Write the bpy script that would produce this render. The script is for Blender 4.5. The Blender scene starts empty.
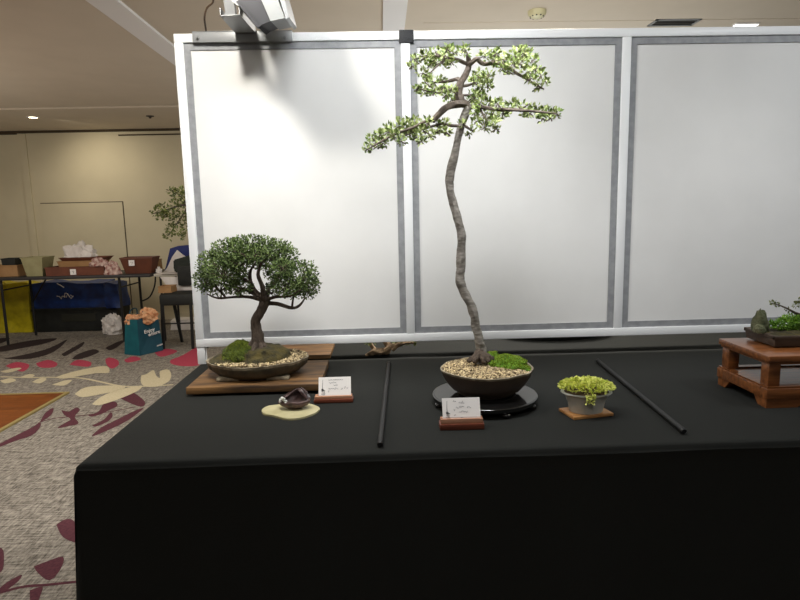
import bpy, bmesh, math, random
from math import sin, cos, pi, radians
from mathutils import Vector, Matrix, noise
random.seed(7)
S = bpy.context.scene
COL = S.collection
TZ = 0.76                                   # height of the display table top

# ------------------------------------------------------------------ camera
FPX, PITCH, ROLL, YAW = 582.0, .14402, -.02164, .02826
CAM = Vector((.98254, -2.99615, 1.51))
Fv = Vector((sin(YAW)*cos(PITCH), cos(YAW)*cos(PITCH), -sin(PITCH)))
R0 = Vector((cos(YAW), -sin(YAW), 0)); U0 = R0.cross(Fv)
Rv = cos(ROLL)*R0 + sin(ROLL)*U0; Uv = cos(ROLL)*U0 - sin(ROLL)*R0
cd = bpy.data.cameras.new('camera'); cam = bpy.data.objects.new('camera', cd); COL.objects.link(cam)
cd.sensor_width = 36; cd.lens = FPX/800*36; cd.clip_start = .05; cd.clip_end = 100
M = Matrix((Rv, Uv, -Fv)).transposed().to_4x4(); M.translation = CAM
cam.matrix_world = M
S.camera = cam

def ray(x, y): return Fv + Rv*((x-400)/FPX) - Uv*((y-300)/FPX)
def G(x, y, z):                              # photo measurement -> point on the level z
    r = ray(x, y); return CAM + r*((z-CAM.z)/r.z)
def P(x, y, Y):                              # photo measurement -> point on the upright plane Y
    r = ray(x, y); return CAM + r*((Y-CAM.y)/r.y)

# ------------------------------------------------------------------ materials
def srgb(c):
    return tuple((v/255/12.92 if v/255 <= .04045 else ((v/255+.055)/1.055)**2.4) for v in c) + (1,)
def mat(name, c, rough=.6, metal=0, c2=None, scale=20, bump=0, bscale=None, stretch=None, spec=.5, coat=0, detail=4, island=False, emit=0, sheen=0, lo=.35, hi=.65, trans=0):
    m = bpy.data.materials.new(name); m.use_nodes = True
    nt = m.node_tree; b = nt.nodes['Principled BSDF']
    b.inputs['Roughness'].default_value = rough; b.inputs['Metallic'].default_value = metal
    b.inputs['Specular IOR Level'].default_value = spec
    b.inputs['Coat Weight'].default_value = coat; b.inputs['Coat Roughness'].default_value = .08
    b.inputs['Sheen Weight'].default_value = sheen
    if trans:
        b.inputs['Subsurface Weight'].default_value = 0
    b.inputs['Base Color'].default_value = srgb(c)
    if emit:
        b.inputs['Emission Color'].default_value = srgb(c); b.inputs['Emission Strength'].default_value = emit
    tc = nt.nodes.new('ShaderNodeTexCoord'); mp = nt.nodes.new('ShaderNodeMapping')
    nt.links.new(tc.outputs['Object'], mp.inputs['Vector'])
    if stretch: mp.inputs['Scale'].default_value = stretch
    if c2:
        rp = nt.nodes.new('ShaderNodeValToRGB')
        rp.color_ramp.elements[0].color = srgb(c); rp.color_ramp.elements[1].color = srgb(c2)
        rp.color_ramp.elements[0].position = lo; rp.color_ramp.elements[1].position = hi
        if island:
            g = nt.nodes.new('ShaderNodeNewGeometry'); nt.links.new(g.outputs['Random Per Island'], rp.inputs[0])
            rp.color_ramp.elements[0].position = 0; rp.color_ramp.elements[1].position = 1
        else:
            n = nt.nodes.new('ShaderNodeTexNoise'); n.inputs['Scale'].default_value = scale; n.inputs['Detail'].default_value = detail
            nt.links.new(mp.outputs[0], n.inputs['Vector']); nt.links.new(n.outputs['Fac'], rp.inputs[0])
        nt.links.new(rp.outputs[0], b.inputs['Base Color'])
    if bump:
        n2 = nt.nodes.new('ShaderNodeTexNoise'); n2.inputs['Scale'].default_value = bscale or scale; n2.inputs['Detail'].default_value = 4
        nt.links.new(mp.outputs[0], n2.inputs['Vector'])
        bp = nt.nodes.new('ShaderNodeBump'); bp.inputs['Strength'].default_value = bump; bp.inputs['Distance'].default_value = .01
        nt.links.new(n2.outputs['Fac'], bp.inputs['Height']); nt.links.new(bp.outputs[0], b.inputs['Normal'])
    return m

def carpet_mat():
    m = mat('carpet_grey', (108, 102, 98), .95, spec=.1)
    nt = m.node_tree; b = nt.nodes['Principled BSDF']
    tc = nt.nodes.new('ShaderNodeTexCoord')
    outs = []
    for st in ((9, 85, 1), (70, 14, 1)):
        mp = nt.nodes.new('ShaderNodeMapping'); mp.inputs['Scale'].default_value = st; mp.inputs['Rotation'].default_value = (0, 0, radians(3))
        n = nt.nodes.new('ShaderNodeTexNoise'); n.inputs['Scale'].default_value = 1; n.inputs['Detail'].default_value = 5; n.inputs['Roughness'].default_value = .7
        nt.links.new(tc.outputs['Object'], mp.inputs[0]); nt.links.new(mp.outputs[0], n.inputs['Vector']); outs.append(n)
    mx = nt.nodes.new('ShaderNodeMath'); mx.operation = 'ADD'
    nt.links.new(outs[0].outputs['Fac'], mx.inputs[0]); nt.links.new(outs[1].outputs['Fac'], mx.inputs[1])
    hf = nt.nodes.new('ShaderNodeMath'); hf.operation = 'MULTIPLY'; hf.inputs[1].default_value = .5
    nt.links.new(mx.outputs[0], hf.inputs[0])
    rp = nt.nodes.new('ShaderNodeValToRGB')
    rp.color_ramp.elements[0].position = .40; rp.color_ramp.elements[0].color = srgb((76, 70, 64))
    rp.color_ramp.elements[1].position = .60; rp.color_ramp.elements[1].color = srgb((170, 162, 150))
    nt.links.new(hf.outputs[0], rp.inputs[0]); nt.links.new(rp.outputs[0], b.inputs['Base Color'])
    return m
def wood_mat(name, c, c2, rough=.45, scale=3, stretch=(1, 12, 12), coat=0, bump=.1):
    return mat(name, c, rough, c2=c2, scale=scale, stretch=stretch, bump=bump, bscale=scale*2, coat=coat, detail=6, lo=.3, hi=.7)
def plank_mat():
    m = mat('parquet', (150, 84, 30), .4)
    nt = m.node_tree; b = nt.nodes['Principled BSDF']; tc = nt.nodes.new('ShaderNodeTexCoord')
    br = nt.nodes.new('ShaderNodeTexBrick'); br.inputs['Scale'].default_value = 3
    br.inputs['Color1'].default_value = srgb((150, 82, 28)); br.inputs['Color2'].default_value = srgb((128, 66, 20)); br.inputs['Mortar'].default_value = srgb((90, 46, 16))
    br.inputs['Mortar Size'].default_value = .004; br.inputs['Brick Width'].default_value = 1.2; br.inputs['Row Height'].default_value = .2
    nt.links.new(tc.outputs['Object'], br.inputs['Vector'])
    n = nt.nodes.new('ShaderNodeTexNoise'); n.inputs['Scale'].default_value = 9; n.inputs['Detail'].default_value = 6
    mp = nt.nodes.new('ShaderNodeMapping'); mp.inputs['Scale'].default_value = (1, 6, 1); nt.links.new(tc.outputs['Object'], mp.inputs[0]); nt.links.new(mp.outputs[0], n.inputs['Vector'])
    mx = nt.nodes.new('ShaderNodeMix'); mx.data_type = 'RGBA'; mx.blend_type = 'MULTIPLY'; mx.inputs[0].default_value = .5
    nt.links.new(br.outputs[0], mx.inputs[6]); nt.links.new(n.outputs['Fac'], mx.inputs[7]); nt.links.new(mx.outputs[2], b.inputs['Base Color'])
    return m

K = dict(
    lipwood=wood_mat('pale_pink_wood', (168, 118, 92), (198, 148, 118), .5, scale=6),
    tuft2=mat('bright_moss_tufts', (84, 112, 20), .9, c2=(158, 180, 56), island=True),
    cloth=mat('black_cloth', (33, 34, 32), .9, c2=(38, 39, 37), scale=400, bump=.15, bscale=600, spec=.18, sheen=0),
    carpet=carpet_mat(),
    cream_leaf=mat('carpet_cream', (190, 178, 146), .95, spec=.1, c2=(206, 194, 164), scale=80),
    maroon_leaf=mat('carpet_maroon', (80, 46, 54), .95, spec=.1, c2=(94, 56, 62), scale=80),
    pink_leaf=mat('carpet_pink', (160, 62, 80), .95, spec=.1, c2=(184, 76, 94), scale=80),
    dark_leaf=mat('carpet_dark', (50, 42, 42), .95, spec=.1, c2=(64, 54, 52), scale=80),
    ceiling=mat('ceiling_paint', (206, 194, 176), .9, c2=(210, 198, 180), scale=3, spec=.2),
    ceiling_white=mat('ceiling_white', (236, 234, 232), .8, spec=.2),
    wall=mat('wall_paint', (206, 196, 168), .85, c2=(212, 202, 174), scale=2, spec=.2),
    gap=mat('gap_shade_paint', (70, 58, 40), .9),  # dark brown painted in for the shade of gaps and seams
    panel=mat('panel_fabric', (222, 222, 221), .75, c2=(226, 226, 225), scale=4, spec=.25, bump=.03, bscale=300),
    frame=mat('white_frame', (238, 240, 242), .35, spec=.5),
    strip=mat('grey_strip', (134, 136, 140), .5, c2=(150, 152, 155), scale=30, spec=.4),
    steel=mat('brushed_steel', (140, 142, 142), .45, metal=.5),
    lightgrey=mat('light_grey_metal', (148, 150, 152), .4, metal=.2),
    darkgrey=mat('dark_grey_metal', (46, 46, 50), .5, metal=.3),
    cable=mat('cable', (70, 52, 36), .6),
    tape=mat('black_tape', (26, 28, 32), .6, bump=.4, bscale=120),
    black=mat('black_plastic', (18, 18, 19), .5),
    blackwood=mat('black_lacquer', (20, 20, 20), .12, coat=.6, c2=(26, 25, 24), scale=50),
    slab=wood_mat('rough_slab_wood', (50, 34, 20), (134, 98, 58), .55, scale=5, stretch=(1.0, 7, 7)),
    redwood=wood_mat('red_brown_wood', (92, 44, 30), (124, 66, 46), .35, scale=5, coat=.2),
    lightwood=wood_mat('light_wood', (158, 106, 58), (200, 150, 92), .5, scale=6),
    standwood=wood_mat('stand_wood', (96, 54, 26), (146, 90, 48), .28, scale=5, coat=.4),
    standwood_y=wood_mat('stand_wood_side', (96, 54, 26), (146, 90, 48), .28, scale=5, stretch=(12, 1, 12), coat=.4),
    potdark=mat('dark_brown_clay', (60, 54, 42), .6, c2=(92, 82, 62), scale=18, bump=.4, bscale=30),
    potrim=mat('worn_clay_rim', (158, 146, 122), .6, c2=(104, 94, 76), scale=30),
    potbrown=mat('brown_clay', (62, 50, 40), .55, c2=(74, 60, 48), scale=14, bump=.15, bscale=50),
    potgrey=mat('grey_glaze', (190, 192, 184), .35, c2=(202, 202, 192), scale=12),
    gravel=mat('gravel', (64, 42, 20), .8, c2=(232, 210, 164), island=True),
    soil=mat('soil', (64, 50, 34), .95, c2=(96, 78, 52), scale=60, bump=1, bscale=80),
    moss=mat('moss_green', (48, 56, 14), .95, c2=(88, 102, 26), scale=28, bump=1, bscale=120),
    mossbrown=mat('moss_brown', (46, 42, 22), .95, c2=(84, 74, 34), scale=30, bump=1, bscale=120),
    mossbright=mat('moss_bright', (62, 100, 14), .95, c2=(120, 160, 34), scale=30, bump=1, bscale=120),
    tuft=mat('moss_tufts', (70, 80, 18), .9, c2=(136, 150, 44), island=True),
    barkdark=mat('dark_bark', (64, 52, 42), .85, c2=(92, 78, 66), scale=30, stretch=(3, 3, 1), bump=.8, bscale=60),
    barkgrey=mat('grey_bark', (104, 98, 90), .8, c2=(160, 154, 146), scale=26, stretch=(1, 1, 2.5), bump=.6, bscale=60),
    barkmid=mat('brown_bark', (82, 72, 64), .8, c2=(112, 100, 90), scale=30, bump=.6, bscale=60),
    leafdark=mat('small_dark_leaves', (44, 62, 30), .6, c2=(124, 144, 84), island=True, spec=.3),
    leafbright=mat('bright_leaves', (84, 112, 40), .5, c2=(202, 214, 146), island=True, spec=.4),
    leafback=mat('olive_leaves', (62, 78, 30), .6, c2=(126, 132, 66), island=True),
    sedum=mat('yellow_green_leaves', (186, 198, 70), .6, c2=(248, 248, 150), island=True),
    fern=mat('fresh_green_leaves', (84, 132, 36), .6, c2=(146, 186, 64), island=True),
    rock=mat('mossy_rock', (48, 58, 32), .9, c2=(104, 104, 76), scale=24, bump=1, bscale=60),
    cream=mat('cream_ceramic', (174, 166, 124), .45, c2=(198, 190, 150), scale=14),
    shell=mat('purple_brown_ceramic', (40, 26, 24), .35, c2=(104, 80, 78), scale=26, bump=.5, bscale=40),
    white=mat('white_petal', (216, 216, 210), .6),
    card=mat('white_card', (238, 234, 230), .7),
    ink=mat('ink', (90, 88, 96), .8),
    inkdark=mat('dark_print', (36, 36, 40), .8),
    beigebox=mat('beige_plastic', (150, 144, 104), .6, c2=(164, 158, 118), scale=10),
    browntray=mat('brown_terracotta', (100, 54, 36), .6, c2=(116, 64, 42), scale=12),
    brownpot=mat('brown_glazed', (92, 50, 34), .5, c2=(104, 58, 38), scale=12),
    cardboard=mat('cardboard', (154, 116, 74), .8, c2=(168, 130, 88), scale=10),
    paper=mat('crumpled_white', (214, 206, 200), .7, c2=(226, 220, 214), scale=10, bump=.5, bscale=30),
    pinkpaper=mat('pink_wrap', (130, 70, 62), .6, c2=(206, 182, 170), scale=24),
    yellow=mat('yellow_bag', (176, 160, 12), .5, c2=(204, 188, 24), scale=12, bump=.3, bscale=14),
    blue=mat('blue_bag', (10, 38, 96), .4, c2=(18, 64, 140), scale=8, bump=.4, bscale=10),
    darkblue=mat('navy_bag', (26, 40, 104), .5),
    crate=mat('black_crate', (20, 22, 20), .7, c2=(34, 36, 32), scale=10),
    teal=mat('teal_bag', (0, 84, 96), .6, c2=(6, 96, 106), scale=10),
    tealdark=mat('dark_teal_bag', (10, 66, 84), .6, c2=(14, 76, 92), scale=10),
    orange=mat('orange_wrap', (196, 130, 84), .7, c2=(214, 170, 130), scale=20),
    greenbag=mat('dark_green_bag', (30, 36, 30), .8, c2=(40, 46, 38), scale=20),
    tabletop=mat('dark_table_top', (44, 42, 42), .5),
    whitetop=mat('white_table_top', (200, 194, 180), .5),
    parquet=plank_mat(),
    brass=mat('brass_edge', (176, 158, 104), .45, metal=.4),
    ivory=mat('ivory_plastic', (206, 200, 160), .5),
    ventdark=mat('vent_dark', (58, 52, 46), .7),
    lamp=mat('downlight_glass', (255, 236, 190), .4, emit=14),
    led=mat('led_strip', (255, 255, 250), .4, emit=2.5),
    potblack=mat('black_pot', (22, 20, 20), .5),  # the oval pot's own near-black colour
    driftwood=mat('driftwood', (96, 76, 56), .8, c2=(176, 150, 118), scale=30, bump=.8, bscale=50),
)

# ------------------------------------------------------------------ mesh helpers
def tag(o, label=None, cat=None, group=None, kind=None):
    if label: o['label'] = label
    if cat: o['category'] = cat
    if group: o['group'] = group
    if kind: o['kind'] = kind
    return o
def empty(name, loc, label, cat, group=None):
    o = bpy.data.objects.new(name, None); o.empty_display_size = .05; COL.objects.link(o); o.location = loc
    return tag(o, label, cat, group)
class MB:
    def __init__(s): s.b = bmesh.new(); s.mi = 0
    def face(s, vs, mi=None):
        try: f = s.b.faces.new(vs); f.material_index = s.mi if mi is None else mi; return f
        except ValueError: return None
    def box(s, lo, hi, rot=None, piv=None, bev=0):
        lo = Vector(lo); hi = Vector(hi); c = (lo+hi)/2; d = hi-lo
        r = bmesh.ops.create_cube(s.b, size=1); vs = r['verts']
        for v in vs: v.co = Vector((v.co.x*d.x, v.co.y*d.y, v.co.z*d.z))
        fs = list({f for v in vs for f in v.link_faces})
        if bev:
            es = list({e for v in vs for e in v.link_edges})
            r2 = bmesh.ops.bevel(s.b, geom=es, offset=bev, segments=2, affect='EDGES', profile=.5)
            vs = list({v for f in r2['faces'] for v in f.verts}); fs = list({f for v in vs for f in v.link_faces})
        for f in fs: f.material_index = s.mi
        if rot is not None:
            for v in vs: v.co = rot @ v.co
        for v in vs: v.co += c
        return vs
    def tube(s, pts, rad, seg=8, cap=True, wob=0, seed=0):
        pts = [Vector(p) for p in pts]; n = len(pts)
        if not hasattr(rad, '__len__'): rad = [rad]*n
        rings = []; up = Vector((.31, .9, .2)).normalized()
        for i, p in enumerate(pts):
            t = (pts[min(i+1, n-1)]-pts[max(i-1, 0)]).normalized()
            a = t.cross(up)
            if a.length < .1: a = t.cross(Vector((1, 0, 0)))
            a.normalize(); bb = t.cross(a).normalized()
            ring = []
            for k in range(seg):
                th = 2*pi*k/seg; r = rad[i]
                if wob: r *= 1+wob*noise.noise(Vector((cos(th)*1.5, sin(th)*1.5, i*.35+seed*7)))
                ring.append(s.b.verts.new(p+(a*cos(th)+bb*sin(th))*r))
            rings.append(ring)
        for i in range(n-1):
            for k in range(seg):
                s.face((rings[i][k], rings[i][(k+1) % seg], rings[i+1][(k+1) % seg], rings[i+1][k]))
        if cap: s.face(rings[0][::-1]); s.face(rings[-1])
    def lathe(s, prof, c, sx=1, sy=1, seg=48, ruff=0, rot=0, mis=None, sq=0, scal=0):
        rings = []
        for j, (r, z) in enumerate(prof):
            ring = []
            for k in range(seg):
                th = 2*pi*k/seg; q = 1
                if sq: q = 1/((abs(cos(th))**sq+abs(sin(th))**sq)**(1/sq))
                if scal and z > .03: q *= 1+scal*abs(cos(th*13))
                rr = r*q; x = cos(th)*rr*sx; y = sin(th)*rr*sy
                zz = z + (ruff*noise.noise(Vector((cos(th)*2.2, sin(th)*2.2, 3.3)))*min(1, r/max(p_[0] for p_ in prof))**2 if ruff else 0)
                ring.append(s.b.verts.new(Vector(c)+Vector((x*cos(rot)-y*sin(rot), x*sin(rot)+y*cos(rot), zz))))
            rings.append(ring)
        for j in range(len(prof)-1):
            for k in range(seg):
                s.face((rings[j][k], rings[j][(k+1) % seg], rings[j+1][(k+1) % seg], rings[j+1][k]), mis[j] if mis else None)
        if prof[0][0] > 1e-4: s.face(rings[0][::-1], mis[0] if mis else None)
        return rings
    def prism(s, poly, d):                    # poly: list of 3D points, d: extrusion vector
        a = [s.b.verts.new(Vector(p)) for p in poly]; d = Vector(d); b2 = [s.b.verts.new(Vector(p)+d) for p in poly]
        s.face(a[::-1]); s.face(b2); n = len(a)
        for i in range(n): s.face((a[i], a[(i+1) % n], b2[(i+1) % n], b2[i]))
    def poly(s, pts): return s.face([s.b.verts.new(Vector(p)) for p in pts])
    def blob(s, c, rad, sub=3, amp=.2, fr=2, seed=0, zmin=None):
        r = bmesh.ops.create_icosphere(s.b, subdivisions=sub, radius=1); c = Vector(c)
        for v in r['verts']:
            d = v.co.normalized(); k = 1+amp*noise.noise(d*fr+Vector((seed*5.1, seed, 0)))+amp*.5*noise.noise(d*fr*2.7+Vector((seed, 3, 1)))
            v.co = c+Vector((d.x*rad[0], d.y*rad[1], d.z*rad[2]))*k
            if zmin is not None and v.co.z < zmin: v.co.z = zmin
        for f in {f for v in r['verts'] for f in v.link_faces}: f.material_index = s.mi
    def leaf(s, c, d, l, w, fold=.25, rnd=random):
        d = d.normalized(); sd = d.cross(Vector((rnd.uniform(-1, 1), rnd.uniform(-1, 1), rnd.uniform(-1, 1))))
        if sd.length < .05: return
        sd.normalize(); nn = d.cross(sd)
        a = s.b.verts.new(c); t = s.b.verts.new(c+d*l)
        p = s.b.verts.new(c+d*l*.5+sd*w*.5+nn*w*fold); q = s.b.verts.new(c+d*l*.5-sd*w*.5+nn*w*fold)
        s.face((a, p, t)); s.face((a, t, q))
    def pebble(s, c, r, rnd=random):
        vs = []
        m = Matrix.Rotation(rnd.uniform(0, 6), 3, 'X') @ Matrix.Rotation(rnd.uniform(0, 6), 3, 'Z')
        for p in ((1, 0, 0), (-1, 0, 0), (0, 1, 0), (0, -1, 0), (0, 0, .7), (0, 0, -.7)):
            vs.append(s.b.verts.new(Vector(c)+(m @ Vector(p))*r*rnd.uniform(.75, 1.2)))
        for i, j, k in ((0, 2, 4), (2, 1, 4), (1, 3, 4), (3, 0, 4), (2, 0, 5), (1, 2, 5), (3, 1, 5), (0, 3, 5)):
            s.face((vs[i], vs[j], vs[k]))
    def build(s, name, mats, parent=None, smooth=True, ang=40, loc=None, kind=None, label=None, recalc=False):
        if not isinstance(mats, (list, tuple)): mats = [mats]
        if smooth is not None:
            for f in s.b.faces: f.smooth = bool(smooth)
        me = bpy.data.meshes.new(name)
        off = Vector(loc) if loc is not None else (parent_origin(parent) if parent else None)
        if off is not None:
            for v in s.b.verts: v.co -= off
        if recalc: bmesh.ops.recalc_face_normals(s.b, faces=s.b.faces[:])
        s.b.normal_update()
        s.b.to_mesh(me); s.b.free()
        for m in mats: me.materials.append(K[m] if isinstance(m, str) else m)
        o = bpy.data.objects.new(name, me); COL.objects.link(o)
        if smooth and ang: me.set_sharp_from_angle(angle=radians(ang))
        if parent: o.parent = parent
        elif loc is not None: o.location = loc
        if kind: o['kind'] = kind
        if label: o['label'] = label
        return o
def parent_origin(p):
    v = Vector((0, 0, 0))
    while p: v += p.location; p = p.parent
    return v
def struct(name, mb, m, **kw):
    return tag(mb.build(name, m, **kw), kind='structure')
def crumple(mb, amp, fr, cuts=5, seed=0, zfix=None):
    bmesh.ops.subdivide_edges(mb.b, edges=mb.b.edges[:], cuts=cuts, use_grid_fill=True)
    for v in mb.b.verts:
        n = noise.noise_vector(v.co*fr+Vector((seed*3.7, seed, 2)))
        k = 1 if zfix is None else min(1, max(0, (v.co.z-zfix)/.05))
        v.co += Vector((n.x*amp, n.y*amp, n.z*amp*k))
def smoothpath(pts, k=4):
    pts = [Vector(p) for p in pts]; out = []
    for i in range(len(pts)-1):
        p0, p1, p2, p3 = pts[max(i-1, 0)], pts[i], pts[i+1], pts[min(i+2, len(pts)-1)]
        for j in range(k):
            t = j/k
            out.append(.5*((2*p1)+(p2-p0)*t+(2*p0-5*p1+4*p2-p3)*t*t+(3*p1-p0-3*p2+p3)*t**3))
    out.append(pts[-1]); return out
def lerpr(r, n):
    out = []
    for i in range(n):
        t = i/(n-1)*(len(r)-1); a = int(t); b = min(a+1, len(r)-1); out.append(r[a]+(r[b]-r[a])*(t-a))
    return out
def text_mesh(name, txt, size, origin, xdir, ydir, m, parent, ext=.0006):
    cu = bpy.data.curves.new(name, 'FONT'); cu.body = txt; cu.size = size; cu.extrude = ext; cu.resolution_u = 2
    ob = bpy.data.objects.new(name, cu); COL.objects.link(ob)
    dg = bpy.context.evaluated_depsgraph_get(); me = bpy.data.meshes.new_from_object(ob.evaluated_get(dg))
    bpy.data.objects.remove(ob); xd = Vector(xdir).normalized(); yd = Vector(ydir).normalized(); zd = xd.cross(yd)
    off = parent_origin(parent)
    for v in me.vertices: v.co = Vector(origin)+xd*v.co.x+yd*v.co.y+zd*v.co.z-off
    me.materials.clear(); me.materials.append(K[m]); me.name = name
    o = bpy.data.objects.new(name, me); COL.objects.link(o); o.parent = parent
    return o

# ================================================================== THE ROOM
CZ = 2.86; BK = 4.35; WY = 6.0
m = MB(); m.mi = 0
m.poly([(-9, -7, 0), (9, -7, 0), (9, WY, 0), (-9, WY, 0)])
def fp(pts, ox, oy, s, mi, z):
    m.mi = mi
    q = [G(ox+x/s, oy+y/s, z) for x, y in pts]
    q = smoothpath(q+[q[0]], 3)[:-1]
    f = m.poly(q)
    if f:
        f.normal_update()
        if f.normal.z < 0: f.normal_flip()
def fstem(pts, ox, oy, s, w, mi, z):
    m.mi = mi; q = smoothpath([G(ox+x/s, oy+y/s, z) for x, y in pts], 3)
    for i in range(len(q)-1):
        d = (q[i+1]-q[i]); d.z = 0; n = Vector((-d.y, d.x, 0)).normalized()*w/2
        m.poly([q[i]-n, q[i+1]-n, q[i+1]+n, q[i]+n])
a7 = (0, 330, 3.75); b7 = (0, 330, 2.22); c7 = (0, 270, 6.667)
CR, MA, PK, DK = 1, 2, 3, 4
fstem([(0, 175), (100, 178), (200, 177), (300, 180), (380, 195), (440, 208), (500, 212), (600, 208), (650, 205)], *a7, .03, CR, .0016)
for pts in ([(205, 178), (260, 160), (340, 142), (400, 135), (408, 160), (360, 162), (300, 172), (240, 182)],
            [(280, 240), (320, 215), (400, 208), (470, 212), (440, 228), (380, 240), (310, 252)],
            [(345, 278), (380, 250), (440, 225), (530, 208), (520, 225), (480, 245), (420, 268), (370, 282)],
            [(530, 170), (550, 165), (575, 150), (585, 170), (600, 180), (600, 155), (630, 148), (642, 165), (635, 190), (610, 205), (590, 212), (545, 212), (528, 195)],
            [(195, 205), (240, 190), (270, 188), (240, 208)], [(120, 195), (150, 180), (175, 183), (150, 200)],
            [(0, 190), (40, 180), (60, 190), (20, 200)], [(70, 178), (110, 165), (130, 170), (110, 180)], [(0, 155), (60, 142), (80, 145), (30, 160)],
            [(-260, 200), (-180, 180), (-90, 172), (-150, 195)]):
    fp(pts, *a7, CR, .0020)
for pts in ([(-30, 440), (60, 395), (120, 365), (150, 345), (150, 365), (120, 395), (60, 415), (-20, 445)],
            [(150, 345), (170, 310), (200, 292), (195, 315), (170, 335)],
            [(230, 300), (260, 305), (285, 290), (300, 300), (280, 325), (295, 350), (260, 360), (215, 368), (240, 350), (265, 335), (240, 318)],
            [(330, 320), (370, 305), (390, 275), (430, 268), (440, 285), (410, 300), (380, 315), (345, 325)],
            [(450, 255), (490, 232), (530, 255), (545, 275), (530, 288), (490, 275)],
            [(345, 358), (390, 335), (415, 308), (422, 325), (400, 345), (360, 362)],
            [(345, 395), (380, 365), (440, 335), (500, 305), (540, 292), (500, 325), (460, 350), (400, 378), (350, 398)]):
    fp(pts, *a7, MA, .0012)
fstem([(150, 345), (200, 332), (260, 325), (330, 318), (420, 305), (500, 290)], *a7, .016, MA, .0011)
for pts in ([(125, 432), (145, 420), (165, 425), (175, 470), (140, 460)], [(75, 525), (100, 515), (140, 503), (135, 530), (110, 556), (85, 540)],
            [(-14, 585), (15, 560), (48, 543), (40, 558), (10, 580)], [(-20, 480), (5, 485), (9, 510), (4, 535), (-20, 540)], [(66, 578), (95, 570), (86, 600), (80, 640), (68, 640)]):
    fp(pts, *b7, MA, .0012)
fstem([(-10, 586), (50, 570), (100, 566), (175, 558)], *b7, .018, MA, .0011)
for pts in ([(395, 110), (410, 103), (440, 112), (445, 130), (420, 145), (400, 130)],
            [(580, 85), (620, 70), (665, 78), (640, 92), (600, 100)], [(640, 112), (690, 92), (745, 62), (770, 100), (745, 132), (680, 135), (640, 125)],
            [(260, 130), (290, 112), (340, 120), (330, 138)], [(135, 125), (180, 112), (215, 125), (200, 140), (150, 140)],
            [(20, 135), (60, 120), (110, 130), (90, 155), (60, 150)], [(465, 112), (500, 98), (530, 110), (480, 122)]):
    fp(pts, *a7, PK, .0008)
for pts in ([(0, 510), (200, 470), (380, 455), (300, 490), (100, 530), (0, 545)], [(20, 592), (180, 560), (330, 520), (450, 462), (360, 545), (200, 592)],
            [(410, 560), (480, 520), (560, 478), (545, 510), (480, 550), (430, 575)], [(480, 592), (520, 560), (620, 528), (660, 545), (600, 575), (520, 596)],
            [(700, 520), (780, 480), (830, 470), (800, 500), (740, 535)], [(-100, 470), (60, 450), (30, 480), (-60, 500)]):
    fp(pts, *c7, DK, .0006)
struct('floor', m, ['carpet', 'cream_leaf', 'maroon_leaf', 'pink_leaf', 'dark_leaf'], smooth=False)

m = MB(); m.box((-9, -7, CZ+.02), (9, BK, CZ+.12)); struct('ceiling', m, 'ceiling', smooth=False)
m = MB(); m.box((-9, BK, CZ), (9, WY+.1, CZ+.12)); struct('trim_1', m, 'ceiling', smooth=False)
m = MB(); m.box((-9, WY, 0), (9, WY+.1, CZ)); struct('wall_back', m, 'wall', smooth=False)
m = MB(); m.box((-9.1, -7, 0), (-9, WY, CZ+.1)); struct('wall_left', m, 'wall', smooth=False)
m = MB(); m.box((9, -7, 0), (9.1, WY, CZ+.1)); struct('wall_right', m, 'wall', smooth=False)
# painted shadow line and moulding under the ceiling of the far wall
m = MB(); m.box((-9, WY-.012, CZ-.035), (9, WY, CZ)); struct('trim_2', m, 'gap', smooth=False)
m = MB()
for x0, x1 in ((-60, 16), (118, 185)):
    p, q = P(x0, 135, WY-.02), P(x1, 134, WY-.02); m.box((p.x, WY-.015, p.z-.01), (q.x, WY, p.z+.008))
struct('trim_3', m, 'gap', smooth=False)
m = MB(); p, q = P(18, 134, WY-.02), P(28, 240, WY-.02); m.box((p.x, WY-.02, 0), (p.x+.10, WY, p.z)); struct('trim_4', m, 'wall', smooth=False)
# flush hatch door in the far wall
p, q = P(40, 203, WY-.01), P(123, 203, WY-.01)
m = MB(); m.box((p.x, WY-.012, 0), (q.x-.012, WY, p.z-.012)); struct('door_1', m, 'wall', smooth=False)
m = MB(); m.box((p.x, WY-.006, p.z-.012), (q.x, WY, p.z)); m.box((q.x-.012, WY-.006, 0), (q.x, WY, p.z)); struct('trim_5', m, 'gap', smooth=False)
# white ceiling bands running away from the camera
for i, (xa, xb) in enumerate(((85, 116), (383, 408))):
    z = CZ; a, b = G(xa, 0, z), G(xb, 0, z)
    m = MB(); m.box((a.x, -7, z), (b.x, BK, z+.02)); struct('trim_%d' % (6+i), m, 'ceiling_white', smooth=False)
m = MB(); a = G(440, 24, CZ+.01); m.box((a.x-.12, a.y, CZ+.016), (9, a.y+.008, CZ+.02)); struct('trim_8', m, 'ceiling', smooth=False)
m = MB(); m.box((-9, WY-.015, 0), (9, WY, .1)); struct('baseboard_back', m, 'wall', smooth=False)

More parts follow.
